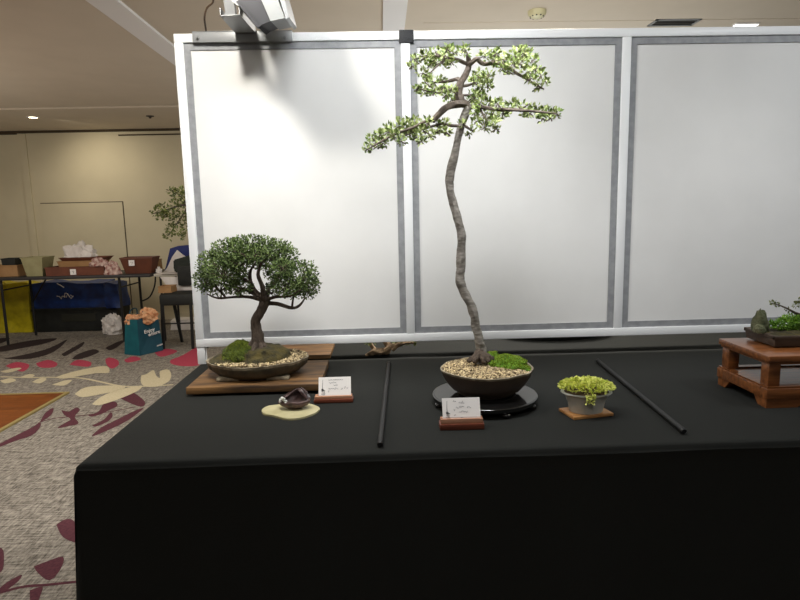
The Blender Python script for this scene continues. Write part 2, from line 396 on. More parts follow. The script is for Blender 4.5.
# downlights
def downlight(px, py_, label):
    c = G(px, py_, CZ); t = empty('downlight', c, label, 'ceiling light')
    m = MB(); m.lathe([(.075, 0), (.075, -.008), (.055, -.010), (.05, -.004)], c, seg=24); m.build('bezel', 'ceiling_white', t)
    m = MB(); m.lathe([(.0001, -.006), (.05, -.006)], c, seg=24); m.build('lens', 'lamp', t)
    return c
dl = downlight(33, 117, 'round lit downlight glowing in the lower ceiling by the far wall')
c = G(150, 116, CZ); t = empty('sprinkler', c, 'small dark round fitting in the ceiling, near the display screen left edge', 'ceiling fitting')
m = MB(); m.lathe([(.05, 0), (.05, -.006), (.02, -.012), (.012, -.03), (.0001, -.03)], c, seg=16); m.build('body', 'ventdark', t)
c = G(537, 11, CZ+.02); t = empty('smoke_detector', c, 'round ivory smoke detector on the ceiling above the screen', 'smoke detector')
m = MB(); m.lathe([(.062, 0), (.062, -.02), (.05, -.035), (.03, -.045), (.0001, -.047)], c, seg=24); m.build('housing', 'ivory', t)
m = MB()
for k in range(10):
    th = k*2*pi/10; m.box(c+Vector((cos(th)*.045-.005, sin(th)*.045-.005, -.04)), c+Vector((cos(th)*.045+.005, sin(th)*.045+.005, -.034)))
m.build('slots', 'ventdark', t)
a, b = G(643, 24.5, CZ+.02), G(706, 20, CZ+.02)
c = (a+b)/2; t = empty('ceiling_vent', c, 'dark slatted air vent in the ceiling above the middle screen post', 'vent')
w = .17; d = .075; c.z = CZ+.02
m = MB(); m.box(c+Vector((-w, -d, -.006)), c+Vector((w, -d+.02, 0))); m.box(c+Vector((-w, d-.02, -.006)), c+Vector((w, d, 0))); m.box(c+Vector((-w, -d, -.006)), c+Vector((-w+.02, d, 0))); m.box(c+Vector((w-.02, -d, -.006)), c+Vector((w, d, 0))); m.build('vent_frame', 'lightgrey', t)
m = MB(); m.box(c+Vector((-w, -d, -.002)), c+Vector((w, d, 0))); m.build('backing', 'ventdark', t)
for k in range(3):
    m = MB(); y = -d+.03+k*.04; m.box(c+Vector((-w+.02, y, -.006)), c+Vector((w-.02, y+.012, -.003))); m.build('slat', 'darkgrey', t)
c = G(746, 23.5, CZ+.02); t = empty('ceiling_lamp', c, 'slim bright lamp on the ceiling above the right-hand panel', 'ceiling light')
m = MB(); m.box(c+Vector((-.09, -.025, -.012)), c+Vector((.09, .025, 0))); m.build('housing', 'ceiling_white', t)
m = MB(); m.box(c+Vector((-.085, -.02, -.016)), c+Vector((.085, .02, -.012))); m.build('diffuser', 'led', t)

# ---- parquet patch on the carpet
t = empty('dance_floor', (-3, 0, 0), 'orange-brown wooden dance floor section laid in the grey carpet', 'wooden floor panel')
m = MB(); m.box((-5.2, -2.5, 0), (-1.88, 2.10, .012)); m.build('boards', 'parquet', t, smooth=False)
m = MB(); m.box((-5.23, 2.10, 0), (-1.85, 2.135, .014)); m.box((-1.88, -2.5, 0), (-1.85, 2.10, .014)); m.build('edge_strip', 'brass', t, smooth=False)

# ================================================================== TABLE CLOTHS
def tablecloth(name, x0, x1, y0, y1, label, seed, front=True):
    m = MB(); nx, ny = 90, 30
    rows = []
    # profile along y: back drop, top, front rounded edge, drop to the floor
    prof = [(y1+.02, .02, 0), (y1+.012, .4, 0), (y1+.004, TZ-.03, 0), (y1-.008, TZ-.004, 0)]
    for j in range(ny+1): prof.append((y1-.02-(y1-y0-.04)*j/ny, TZ, 1))
    prof += [(y0+.006, TZ-.001, 0), (y0+.001, TZ-.005, 0), (y0, TZ-.014, 0), (y0-.005, TZ-.022, 2), (y0+.001, TZ-.030, 2), (y0, TZ-.07, 2), (y0-.006, .5, 3), (y0-.02, .25, 3), (y0-.03, .02, 3)]
    xs = [(x0-.055, .02), (x0-.04, .3), (x0-.016, .6), (x0-.006, TZ-.04), (x0+.002, TZ-.012), (x0+.012, TZ-.003)]
    xs += [(x0+.03+(x1-x0-.06)*i/nx, 9) for i in range(nx+1)]
    xs += [(x1-.012, TZ-.003), (x1-.002, TZ-.012), (x1+.006, TZ-.04), (x1+.02, .5), (x1+.05, .02)]
    grid = []
    for (x, zx) in xs:
        row = []
        for (y, z, kd) in prof:
            zz = min(z, zx) ; yy = y; xx = x
            if zx < 9 and kd != 1 and z < TZ-.001:
                zz = min(z, zx)
            n = noise.noise(Vector((x*5, y*5, seed)))
            if kd == 1 and zx == 9: zz += .0018*n + .0012*noise.noise(Vector((x*14, y*14, seed)))
            if kd == 2: zz += .006*noise.noise(Vector((x*1.6, 0, seed))); yy += .005*noise.noise(Vector((x*3, 2, seed)))
            if kd == 3:
                f = (TZ-z)/TZ; yy += .02*f*noise.noise(Vector((x*3.4, 0, seed+4))); 
            if zx < TZ-.1: xx += .02*(TZ-zx)*noise.noise(Vector((0, y*4, seed)))
            row.append(m.b.verts.new((xx, yy, zz)))
        grid.append(row)
    for i in range(len(grid)-1):
        for j in range(len(prof)-1):
            m.face((grid[i][j], grid[i][j+1], grid[i+1][j+1], grid[i+1][j]))
    o = m.build(name, 'cloth', smooth=True, ang=60)
    return tag(o, label, 'tablecloth')
tablecloth('tablecloth', 0, 3.75, -1.228, .048, 'long black cloth over the near display table, hanging to the carpet', 1)
tablecloth('tablecloth', 0.06, 3.75, .125, 1.3, 'black cloth over the table behind the white screen, seen under its lower rail', 5)

# ================================================================== DISPLAY SCREEN
H = 1.6421+TZ; HB = .093+TZ
PX = [0.0, 1.1207, 2.2206, 3.32]             # post centres (first is the outer edge)
t = empty('display_screen', (1.6, .02, TZ), 'long white-framed display screen of pale panels standing on the table', 'display screen')
xe = PX[3]+.024
m = MB(); m.box((0, 0, H-.041), (xe, .045, H), bev=.003); m.build('top_rail', 'frame', t)
m = MB(); m.box((0, 0, HB), (xe, .045, HB+.042), bev=.003); m.build('bottom_rail', 'frame', t)
posts = [(0, .042)]+[(p-.022, p+.022) for p in PX[1:]]
for a, b in posts:
    m = MB(); m.box((a, .001, HB+.041), (b, .044, H-.04), bev=.002); m.build('post', 'frame', t)
for a in (0.0, PX[3]-.015):
    m = MB(); m.box((a+.002, .004, TZ+.001), (a+.042, .04, HB), bev=.002); m.build('leg', 'frame', t)
    m = MB()
for i in range(3):
    x0 = posts[i][1]; x1 = posts[i+1][0]; z0 = HB+.042; z1 = H-.041
    m = MB(); m.box((x0+.03, .016, z0+.03), (x1-.03, .030, z1-.03)); pn = m.build('panel', 'panel', t, smooth=False)
    s = .033; m = MB()
    m.box((x0, .010, z1-s), (x1, .034, z1)); m.box((x0, .010, z0), (x1, .034, z0+s))
    m.box((x0, .010, z0+s), (x0+s, .034, z1-s)); m.box((x1-s, .010, z0+s), (x1, .034, z1-s))
    m.build('edging_strip', 'strip', pn, smooth=False)
m = MB(); p = P(399, 38, -.003); m.box((p.x, -.005, H-.058), (p.x+.072, .05, H+.004), bev=.004); m.build('tape_wrap', 'tape', t, label='black tape wrapped over the top rail')

# ---- floodlight on its bracket
FY = -.36
t = empty('floodlight', P(244, 34, 0), 'grey floodlight on a metal bracket clamped to the top of the screen', 'floodlight')
m = MB(); a, b = P(192, 33, -.012), P(292, 33, -.012)
m.box((a.x, -.012, H-.045), (b.x, -.001, H+.006), bev=.001); m.box((a.x, -.012, H+.001), (b.x, .05, H+.006)); cl = m.build('clamp_plate', 'lightgrey', t)
for x in (198, 285):
    m = MB(); q = P(x, 38, -.012)
    m.tube([q+Vector((0, -.001, 0)), q+Vector((0, -.010, 0))], .008, 6); m.tube([q+Vector((0, -.002, 0)), q+Vector((0, -.018, 0))], .004, 8); m.build('bolt', 'steel', cl)
# bracket: U channel rising toward the room
n0 = P(235, 33, -.012); n1 = P(255, 33, -.012); f0 = P(220, 16, -.24); f1 = P(239, 15, -.24)
m = MB(); th = Vector((0, 0, .004))
m.prism([n0, n1, f1, f0], th)
up = Vector((0, 0, .035))
for A, B in ((n0, f0), (n1, f1)):
    m.prism([A, B, B+up, A+up], (.004, 0, 0))
m.build('channel_arm', 'lightgrey', t)
mid = (f0+f1)/2
m = MB(); m.prism([mid+Vector((-.022, .02, .005)), mid+Vector((.022, .02, .005)), mid+Vector((.022, .06, .005)), mid+Vector((-.022, .06, .005))], (-.01, -.10, .42)); m.build('upright_tube', 'lightgrey', t)
# lamp head: finned body and flat front housing
m = MB(); A = [P(232, -14, FY), P(239, 1, FY), P(261, 25, FY), P(271, 21, FY), P(262, -3, FY), P(254, -40, FY), P(236, -40, FY)]
m.prism(A, (0, .2, .03)); hd = m.build('lamp_body', 'darkgrey', t, smooth=False)
for k in range(9):
    m = MB(); y = FY+.004+k*.022; o_ = Vector((-.008, y-FY, -.002+.003*k))
    m.prism([A[1]+o_+Vector((-.006, 0, .0)), A[2]+o_+Vector((-.006, 0, -.008)), A[2]+o_+Vector((.02, 0, .01)), A[1]+o_+Vector((.02, 0, .02))], (0, .006, 0)); m.build('fin', 'darkgrey', hd, smooth=False)
m = MB(); B_ = [P(261, -40, FY-.01), P(261, -1, FY-.01), P(270.5, 21, FY-.01), P(285, 18, FY-.01), P(277, -3, FY-.01), P(272, -40, FY-.01)]
m.prism(B_, (0, .22, .03)); m.build('lamp_housing', 'steel', t, smooth=False)
m = MB(); B_ = [P(278, -12, FY-.02), P(280, 0, FY-.02), P(286, 19.5, FY-.02), P(289, 17, FY-.02), P(284, -2, FY-.02), P(281, -12, FY-.02)]
m.prism(B_, (0, .24, .03)); m.build('lamp_bezel', 'lightgrey', t, smooth=False)
m = MB(); p = [P(212, -8, -.1), P(213, 2, -.08), P(207, 8, -.06), P(204.5, 18, -.04), P(206, 30, .03), P(206.5, 36, .05)]
m.tube(smoothpath(p, 5), .0045, 8); m.build('power_cable', 'cable', t)
m = MB(); m.prism([P(224, -6, FY+.02), P(240, 8, FY+.02), P(257, 28, FY+.02), P(259, 24, FY+.02), P(243, 0, FY+.02), P(236, -8, FY+.02)], (0, .03, .004)); m.build('yoke', 'steel', t, smooth=False)

# ================================================================== BONSAI 1 (left)
def leaves_in(m, c, rad, n, l, w, shell=.55, rnd=random, upbias=.3):
    c = Vector(c)
    for _ in range(n):
        d = Vector((rnd.gauss(0, 1), rnd.gauss(0, 1), rnd.gauss(0, 1))).normalized()
        r = shell+(1-shell)*rnd.random()**.6
        k = r*(1+.14*noise.noise(d*3+c*9))
        p = c+Vector((d.x*rad[0], d.y*rad[1], d.z*rad[2]))*k
        dd = (d+Vector((rnd.uniform(-.9, .9), rnd.uniform(-.9, .9), rnd.uniform(-.6, .9)+upbias)))
        m.leaf(p, dd, l*rnd.uniform(.7, 1.25), w*rnd.uniform(.8, 1.2), rnd=rnd)
px = 2.7/582
# slab
t = empty('wooden_slab', (.4, -.32, TZ), 'rough rectangular wooden slab under the dome-shaped bonsai', 'wooden board')
m = MB(); m.box((.128, -.565, TZ+.012), (.700, -.14, TZ+.042), bev=.003); m.build('board', 'slab', t)
for x in (.16, .60):
    m = MB(); m.box((x, -.53, TZ+.001), (x+.05, -.17, TZ+.0125)); m.build('batten', 'slab', t)
ST = TZ+.042
Y1 = -.355
c = Vector((P(258, 357, Y1).x, Y1, 0)); 
zr = P(258, 357, Y1).z
t = empty('bonsai', (c.x, Y1, ST), 'dome-crowned small-leaved bonsai in a dark oval pot on the wooden slab', 'bonsai', 'bonsai trees on the near display table')
h = zr-ST; m = MB(); sx = .5*102*(Y1+2.996)/582/1.0; sy = .185
prof = [(.70, .008), (.80, .011), (.90, .030), (.965, h*.6), (.985, h-.012), (1.0, h), (.965, h), (.945, h-.014), (.0001, h-.02)]
prof = [(r, z) for r, z in prof]
m.lathe(prof, (c.x, Y1, ST), sx*.985, sy, seg=156, ruff=0.007, scal=.022, mis=[0, 0, 0, 0, 1, 1, 1, 0, 0])
# scalloped sides
pot = m.build('pot', ['potdark', 'potrim'], t)
for dx in (-.45, .45):
    for dy in (-.62, .62):
        m = MB(); m.box((c.x+dx*sx*1.05-.05, Y1+dy*sy-.02, ST+.0005), (c.x+dx*sx*1.05+.05, Y1+dy*sy+.02, ST+.016), bev=.005); m.build('foot', 'potrim', pot)
m = MB(); zs = ST+h-.008
m.lathe([(.955, 0), (.8, .006), (.0001, .012)], (c.x, Y1, zs), sx, sy, seg=64); m.build('soil', 'soil', t)
m = MB(); rr = random.Random(3)
for _ in range(1500):
    th = rr.uniform(0, 2*pi); r = math.sqrt(rr.uniform(.25, .93)); r = min(r, .955)
    x = cos(th)*r; y = sin(th)*r
    if x < -.1 and y > -.6: continue
    if x < .5 and y > -.2 : continue
    m.pebble((c.x+x*sx, Y1+y*sy, zs+.010), rr.uniform(.004, .0075), rr)
m.build('gravel', 'gravel', t, smooth=False, kind='stuff')
mc = P(231, 352, Y1-.03)
m = MB(); m.blob((P(241, 356, Y1).x, Y1-.005, zs), (.082, .105, P(234, 342.5, Y1-.01).z-zs), 4, .22, 2.2, 3, zmin=zs-.002)
rr = random.Random(5)
mo = m.build('moss', 'moss', t, kind='stuff')
m = MB(); m.blob((P(262, 356, Y1).x, Y1, zs), (.135, .135, P(262, 344.5, Y1).z-zs), 4, .16, 2.0, 8, zmin=zs-.002); m.blob((P(231, 356, Y1).x, Y1-.01, zs), (.085, .135, .030), 3, .2, 2.0, 2, zmin=zs-.002); m.build('brown_moss', 'mossbrown', t, kind='stuff')
m = MB(); rr = random.Random(8)
for _ in range(2200):
    th = rr.uniform(0, 2*pi); ph = rr.uniform(.05, 1.5); d = Vector((cos(th)*sin(ph), sin(th)*sin(ph), cos(ph)))
    p = Vector((P(241, 356, Y1).x, Y1-.01, zs))+Vector((d.x*.08, d.y*.112, d.z*(P(234, 342.5, Y1-.01).z-zs)*1.0))
    m.leaf(p, d+Vector((rr.uniform(-.8, .8), rr.uniform(-.8, .8), .3)), .008, .0035, rnd=rr)
m.build('moss_tufts', 'tuft', mo, kind='stuff')
# trunk
def branch(m, pts, rad, Ys, k=4, seg=8, wob=.25, seed=0):
    q = [P(x, y, Y) for (x, y), Y in zip(pts, Ys)] if hasattr(Ys, '__len__') else [P(x, y, Ys) for x, y in pts]
    q = smoothpath(q, k); m.tube(q, lerpr(rad, len(q)), seg, wob=wob, seed=seed); return q
m = MB()
branch(m, [(259, 349), (259, 343), (257, 333), (256, 322), (260, 312), (265, 302), (264, 296)], [.042, .030, .024, .023, .023, .024, .022], Y1, seg=14, wob=.35)
for dx, dy in ((-14, 2), (12, 3), (-4, 6), (6, 5)):
    branch(m, [(257, 340), (257+dx*.5, 345), (257+dx, 350+dy*.3)], [.014, .012, .006], [Y1, Y1-.01*dy*.5, Y1-.012*dy], wob=.3)
m.build('trunk', 'barkdark', t)
m = MB()
B1 = [([(263, 300), (250, 297), (235, 297), (218, 298), (207, 294)], [.012, .008, .006, .005, .003], -.0),
      ([(266, 303), (278, 304), (292, 308), (300, 305), (305, 298)], [.012, .009, .008, .006, .003], .0),
      ([(264, 298), (254, 290), (250, 278), (251, 270), (256, 262)], [.014, .011, .009, .006, .003], .02),
      ([(264, 298), (262, 285), (258, 275), (262, 262), (270, 255)], [.013, .010, .008, .005, .003], -.03),
      ([(252, 284), (240, 276), (232, 266), (225, 258)], [.008, .006, .004, .003], -.02),
      ([(263, 296), (272, 286), (280, 276), (290, 270)], [.010, .007, .005, .003], .02),
      ([(266, 300), (276, 297), (290, 296), (300, 290)], [.009, .006, .005, .003], -.05),
      ([(258, 296), (246, 290), (232, 286), (215, 282)], [.009, .007, .005, .003], .05),
      ([(243, 297), (236, 290), (232, 283)], [.005, .004, .002], 0), ([(226, 298), (220, 291), (213, 285)], [.005, .004, .002], 0),
      ([(292, 307), (293, 300), (296, 292)], [.006, .004, .002], 0)]
for i, (pts, rad, dy) in enumerate(B1):
    ys = [Y1+dy*j/(len(pts)-1)*2 for j in range(len(pts))]
    branch(m, pts, rad, ys, wob=.3, seed=i)
rr = random.Random(21)
pads = [(252, 247, 27, 12, 0), (232, 253, 22, 14, -.02), (272, 253, 21, 14, .02), (214, 266, 17, 16, .0), (225, 270, 20, 15, -.07), (285, 258, 14, 12, .05),
        (205, 280, 11, 13, .0), (220, 286, 15, 10, .04), (238, 276, 12, 9, .08), (240, 288, 13, 7, -.04), (300, 276, 19, 16, .0), (286, 284, 16, 13, -.06), (308, 285, 12, 14, .03), (276, 274, 12, 9, .09),
        (272, 290, 12, 7, .05), (250, 254, 22, 9, -.1), (265, 262, 16, 8, .1), (296, 290, 14, 9, .06), (240, 262, 14, 8, -.1), (282, 268, 12, 8, -.1)]
for (x, y, rx, ry, dy) in pads:      # fine twigs inside each pad
    c0 = P(x, y+ry*.6, Y1+dy)
    for _ in range(9):
        e = P(x+rr.uniform(-.8, .8)*rx, y+rr.uniform(-.7, .5)*ry, Y1+dy+rr.uniform(-.06, .06))
        m.tube([c0, (c0+e)/2+Vector((rr.uniform(-.01, .01), 0, .005)), e], [.003, .002, .001], 5)
m.build('branches', 'barkdark', t)
m = MB()
for (x, y, rx, ry, dy) in pads:
    s_ = (Y1+dy+2.996)/582
    n = int(rx*ry*3.0)
    leaves_in(m, P(x, y, Y1+dy), (rx*s_, min(rx, 16)*s_*1.0, ry*s_), n, .0135, .0085, .4, rr, .2)
m.build('foliage', 'leafdark', t, smooth=False)

# ================================================================== TURNTABLE + BONSAI 2 (tall)
tc_ = G(484.5, 393, TZ+.04); RT = .5*108*(tc_.y+2.996)/582
t = empty('turntable', (tc_.x, tc_.y, TZ), 'glossy black round turntable stand under the tall bonsai', 'display stand')
m = MB(); m.lathe([(RT*.93, .022), (RT*.98, .022), (RT, .026), (RT, .038), (RT*.985, .041), (RT*.96, .0415), (.0001, .0405)], (tc_.x, tc_.y, TZ), seg=96); m.build('top', 'blackwood', t)
m = MB(); m.lathe([(RT*.86, .008), (RT*.88, .012), (RT*.9, .0225)], (tc_.x, tc_.y, TZ), seg=96); m.build('base_ring', 'blackwood', t)
for k in range(8):
    th = k*pi/4+.25; m = MB(); q = Vector((tc_.x+cos(th)*RT*.91, tc_.y+sin(th)*RT*.91, TZ)); m.blob(q+Vector((0, 0, .012)), (.022, .022, .0115), 2, .0); m.build('foot', 'blackwood', t)
Y2 = tc_.y+.01; z2 = TZ+.0415
pr_ = P(486.5, 367, Y2); c = Vector((pr_.x, Y2, z2)); h = pr_.z-z2; sx = .5*95.5*(Y2+2.996)/582; sy = sx*.93
t = empty('bonsai', (c.x, Y2, z2), 'tall slender bonsai with a long bare curving trunk on the black turntable', 'bonsai', 'bonsai trees on the near display table')
m = MB()
prof = [(.58, .0), (.62, .004), (.63, .010), (.74, h*.2), (.86, h*.45), (.94, h*.7), (.985, h-.008), (1, h), (.965, h+.001), (.94, h-.012), (.0001, h-.02)]
m.lathe(prof, c, sx, sy, seg=96, ruff=.007, mis=[0]*6+[1, 1, 1, 0]); pot = m.build('pot', ['potbrown', 'potrim'], t)
m = MB(); zs = z2+h-.012; m.lathe([(.95, 0), (.7, .008), (.0001, .02)], (c.x, c.y, zs), sx, sy, seg=48); m.build('soil', 'soil', t)
m = MB(); rr = random.Random(13)
for _ in range(3400):
    th = rr.uniform(0, 2*pi); r = math.sqrt(rr.uniform(0, .9)); x = cos(th)*r; y = sin(th)*r
    if x > .05 and y > -.3-.3*max(0, x-.3): continue
    m.pebble((c.x+x*sx, c.y+y*sy, zs+.004+.018*(1-r*r)**.6), rr.uniform(.004, .0075), rr)
m.build('gravel', 'gravel', t, smooth=False, kind='stuff')
def mound(m, cx, cy, rx, ry, hz, z0, amp, seed, n=0, tm=None, rnd=None, l=.008):
    m.blob((cx, cy, z0), (rx, ry, hz), 4, amp, 2.6, seed, zmin=z0-.002)
    if tm:
        for _ in range(n):
            th = rnd.uniform(0, 2*pi); ph = math.acos(rnd.uniform(.05, 1)); d = Vector((cos(th)*sin(ph), sin(th)*sin(ph), cos(ph)))
            k = 1+amp*noise.noise(d*2.6+Vector((seed*5.1, seed, 0)))
            tm.leaf(Vector((cx, cy, z0))+Vector((d.x*rx, d.y*ry, d.z*hz))*k, d+Vector((rnd.uniform(-.8, .8), rnd.uniform(-.8, .8), .4)), l, l*.45, rnd=rnd)
m = MB(); tm = MB()
mound(m, c.x+.46*sx, c.y+.16*sy, .46*sx, .62*sy, .040, zs, .25, 4, 2600, tm, rr)
mound(m, c.x+.20*sx, c.y+.62*sy, .28*sx, .26*sy, .042, zs, .25, 9, 700, tm, rr)
mo = m.build('moss', 'mossbright', t, kind='stuff'); tm.build('moss_tufts', 'tuft2', mo, kind='stuff')
Yt = Y2+.03
m = MB(); trunk = [(482, 362), (481, 356), (482, 350), (479, 339), (475.5, 325), (474, 313), (467, 297), (460, 281), (460.5, 268), (461, 254), (461, 233), (457, 217), (453, 203), (450, 187), (450, 176), (455, 152), (460.5, 128), (466, 112), (470, 105)]
rads = [v*1.12 for v in (.030, .023, .0175, .0170, .0160, .0160, .0160, .0158, .0155, .0155, .0150, .0148, .0145, .014, .0140, .0135, .013, .0130, .0125)]
branch(m, trunk, rads, Yt, k=5, seg=14, wob=.32)
m.build('trunk', 'barkgrey', t)
m = MB()
for dx, dy in ((-13, 7), (-7, 9), (8, 8), (3, 10), (13, 1)):
    branch(m, [(481, 352), (481+dx*.5, 357), (481+dx, 358+dy*.5)], [.017, .014, .007], [Yt, Yt-.01*dy*.5, Yt-.012*dy*.6], wob=.4)
m.build('surface_roots', 'barkdark', t)
m = MB()
B2 = [([(469, 106), (463, 103), (459, 96), (460, 86), (464, 77), (468, 69), (469, 60), (467, 54)], [.013, .015, .015, .0145, .013, .012, .010, .004], 0),
      ([(468, 66), (474, 61), (479, 58)], [.010, .009, .005], -.03),
      ([(466, 104), (456, 104), (446, 108), (438, 115), (433, 121)], [.015, .014, .013, .012, .009], -.04),
      ([(434, 119), (426, 121), (412, 128), (397, 133), (382, 141), (365, 151)], [.006, .006, .005, .0045, .004, .002], -.08),
      ([(458, 126), (450, 125.5), (441, 124), (430, 127), (418, 131), (404, 136)], [.006, .005, .005, .004, .003, .002], -.02),
      ([(468, 107), (480, 107), (493, 109), (515, 110), (542, 112), (557, 114)], [.009, .008, .007, .006, .004, .002], -.06),
      ([(478, 60), (484, 64), (501, 63.5), (518, 74), (530, 81), (542, 89)], [.008, .007, .006, .0055, .004, .002], .04),
      ([(484, 64), (500, 60), (515, 58), (528, 56)], [.005, .004, .003, .002], .06),
      ([(468, 64), (458, 60), (446, 57), (427, 56), (412, 60)], [.008, .006, .005, .004, .002], .0),
      ([(446, 58), (438, 65), (431, 72), (427, 78)], [.004, .004, .003, .002], -.03),
      ([(461, 82), (457, 79), (452, 80.5), (443, 82), (429, 82.5)], [.009, .007, .006, .004, .002], .03),
      ([(459, 91), (455, 88), (446, 91), (436, 93), (420, 89)], [.007, .006, .005, .004, .002], -.05),
      ([(463, 86), (472, 84), (480, 78), (488, 74)], [.006, .005, .004, .002], .05), ([(462, 95), (472, 95), (480, 90)], [.005, .004, .002], .04),
      ([(462, 124), (468, 128), (473, 131)], [.006, .005, .003], -.02), ([(480, 108), (484, 116), (490, 124)], [.005, .004, .002], -.05),
      ([(520, 110), (526, 106), (530, 103)], [.003, .002, .001], -.06), ([(519, 74), (512, 74), (506, 72)], [.003, .002, .001], .05)]
for i, (pts, rad, dy) in enumerate(B2):
    ys = [Yt+dy*j/(len(pts)-1)*1.5 for j in range(len(pts))]
    branch(m, pts, rad, ys, wob=.35, seed=i)
rr = random.Random(31)
clus = [(425, 57, 6), (436, 53, 6), (446, 56, 7), (416, 61, 5), (430, 65, 5), (423, 73, 5), (455, 52, 6), (465, 50, 6), (441, 61, 6), (434, 60, 6), (412, 66, 3.5), (428, 79, 3.5), (451, 62, 5), (447, 49, 4),
        (434, 82, 4.5), (427, 84, 3.5), (424, 91, 6), (434, 92, 5.5), (446, 95, 5), (451, 99, 4), (417, 88, 3.5), (443, 88, 4), (452, 91, 4), (442, 80, 3),
        (478, 76, 6), (485, 80, 6), (480, 91, 6), (474, 97, 6), (489, 74, 5), (474, 82, 5), (487, 86, 5), (470, 100, 4), (483, 97, 4),
        (485, 55, 6), (494, 60, 6), (504, 60, 6), (515, 56, 6), (525, 52, 7), (532, 60, 6), (520, 64, 7), (508, 71, 5), (535, 70, 6), (539, 86, 6), (545, 81, 3.5), (528, 72, 6), (531, 78, 5), (502, 67, 4), (521, 50, 3.5), (513, 64, 5), (541, 75, 4), (523, 58, 6), (497, 53, 4),
        (488, 105, 6), (498, 104, 6), (508, 109, 6), (519, 107, 6), (530, 113, 6), (540, 112, 6), (549, 111, 6), (556, 113, 4.5), (543, 118, 5), (525, 113, 5), (535, 108, 4), (551, 118, 4), (480, 104, 4), (514, 103, 3.5), (503, 113, 4),
        (477, 121, 6), (485, 117, 6), (492, 123, 6), (485, 127, 6), (498, 117, 6), (476, 112, 4), (493, 114, 5), (496, 129, 3.5), (469, 133, 4), (463, 124, 3),
        (371, 144, 4.5), (380, 135, 6), (390, 131, 7), (398, 127, 7), (406, 124, 7), (413, 121, 5), (395, 137, 5), (407, 133, 6), (416, 137, 6), (424, 131, 6), (431, 135, 5), (440, 130, 6), (446, 132, 4.5), (418, 125, 5), (428, 123, 5), (372, 138, 4), (383, 143, 5), (401, 141, 4), (385, 128, 4), (411, 129, 5), (437, 124, 4), (367, 149, 3), (421, 141, 4), (378, 146, 3), (446, 123, 3.5)]
tm = MB()
for (x, y, r) in clus:
    Yc = Yt+rr.uniform(-.09, .09); s_ = (Yc+2.996)/582; c0 = P(x, y, Yc)
    for _ in range(3):
        e = P(x+rr.uniform(-.9, .9)*r, y+rr.uniform(-.9, .9)*r, Yc+rr.uniform(-.02, .02)); m.tube([c0+Vector((rr.uniform(-.02, .02), 0, -.012)), c0, e], [.0025, .002, .001], 5)
    leaves_in(tm, c0, (r*s_, r*s_, r*s_*.85), int(r*5.4), .0185, .0115, .15, rr, .5)
m.build('branches', 'barkmid', t); tm.build('foliage', 'leafbright', t, smooth=False)

# ================================================================== SMALL POT OF SEDUM
t = empty('wooden_tile', G(586, 411, TZ), 'small square orange-brown wooden tile under the yellow-green plant pot', 'wooden board')
A = G(558.5, 408, TZ+.012); B_ = G(574, 417.5, TZ+.012); C_ = G(614, 413, TZ+.012); D_ = A+(C_-B_)
m = MB(); m.prism([v-Vector((0, 0, .011)) for v in (A, B_, C_, D_)], (0, 0, .011))
bmesh.ops.bevel(m.b, geom=m.b.edges[:], offset=.002, segments=2, affect='EDGES'); m.build('tile', 'lightwood', t)
c = (A+C_)/2; c.z = TZ+.0121; c = Vector((P(586, 405, c.y).x, c.y, c.z))
t = empty('potted_plant', c, 'low yellow-green leafy plant spilling over a small grey oval pot', 'potted plant')
s_ = (c.y+2.996)/582; zr = P(585, 394, c.y-.02).z-c.z; m = MB()
m.lathe([(17*s_, 0), (17.5*s_, .004), (19*s_, zr*.5), (22*s_, zr*.85), (25*s_, zr), (26.5*s_, zr+.003), (26*s_, zr+.008), (23.5*s_, zr+.005), (.0001, zr)], c, 1, .78, seg=64); m.build('pot', 'potgrey', t)
m = MB(); m.lathe([(23.8*s_, 0), (18*s_, .012), (.0001, .022)], c+Vector((0, 0, zr+.003)), 1, .78, seg=32); m.build('soil', 'soil', t)
m = MB(); rr = random.Random(77)
for _ in range(1900):
    th = rr.uniform(0, 2*pi); r = math.sqrt(rr.random())*1.04; d = Vector((cos(th)*r*26.5*s_, sin(th)*r*.8*26.5*s_, zr+.012+.030*math.sqrt(max(0, 1-r*r*.85))+.012*noise.noise(Vector((cos(th)*r*6, sin(th)*r*6, 1)))))
    m.leaf(c+d, Vector((cos(th)*r+rr.uniform(-.8, .8), sin(th)*r+rr.uniform(-.8, .8), .5+rr.uniform(-.3, .6))), .0115, .0085, rnd=rr)
for _ in range(80):
    p = c+Vector((rr.uniform(-.028, .0), -.8*26*s_-rr.uniform(.0, .01), zr+rr.uniform(-.02, .014)+.004)); m.leaf(p, Vector((rr.uniform(-1, 1), -.6, rr.uniform(-1, .4))), .0115, .0085, rnd=rr)
m.build('foliage', 'sedum', t, smooth=False)

# ================================================================== ACCENT: CREAM SLAB WITH CERAMIC PIECE
zt = TZ+.0085
pts = [(75, 345), (105, 312), (160, 290), (240, 281), (320, 272), (480, 262), (600, 268), (680, 285), (735, 312), (738, 332), (690, 372), (620, 400), (540, 425), (430, 440), (340, 436), (270, 418), (200, 400), (120, 388), (85, 370)]
q = [G(255+x/11.43, 380+y/11.43, zt) for x, y in pts]
t = empty('cream_plaque', (sum(v.x for v in q)/len(q), sum(v.y for v in q)/len(q), TZ), 'irregular flat cream ceramic plaque lying in front of the wooden slab', 'ceramic plaque')
m = MB(); m.prism([v-Vector((0, 0, .0075)) for v in smoothpath(q+[q[0]], 3)[:-1]], (0, 0, .0075))
bmesh.ops.bevel(m.b, geom=[e for e in m.b.edges if abs(e.verts[0].co.z-e.verts[1].co.z) < .001 and e.verts[0].co.z > TZ+.006], offset=.002, segments=2, affect='EDGES'); m.build('plaque', 'cream', t)
c = G(295, 408, zt); s_ = (c.y+2.996)/582
t = empty('ceramic_ornament', (c.x, c.y, zt), 'dark purple-brown hollow ornament like a curled shell on the cream plaque', 'ornament')
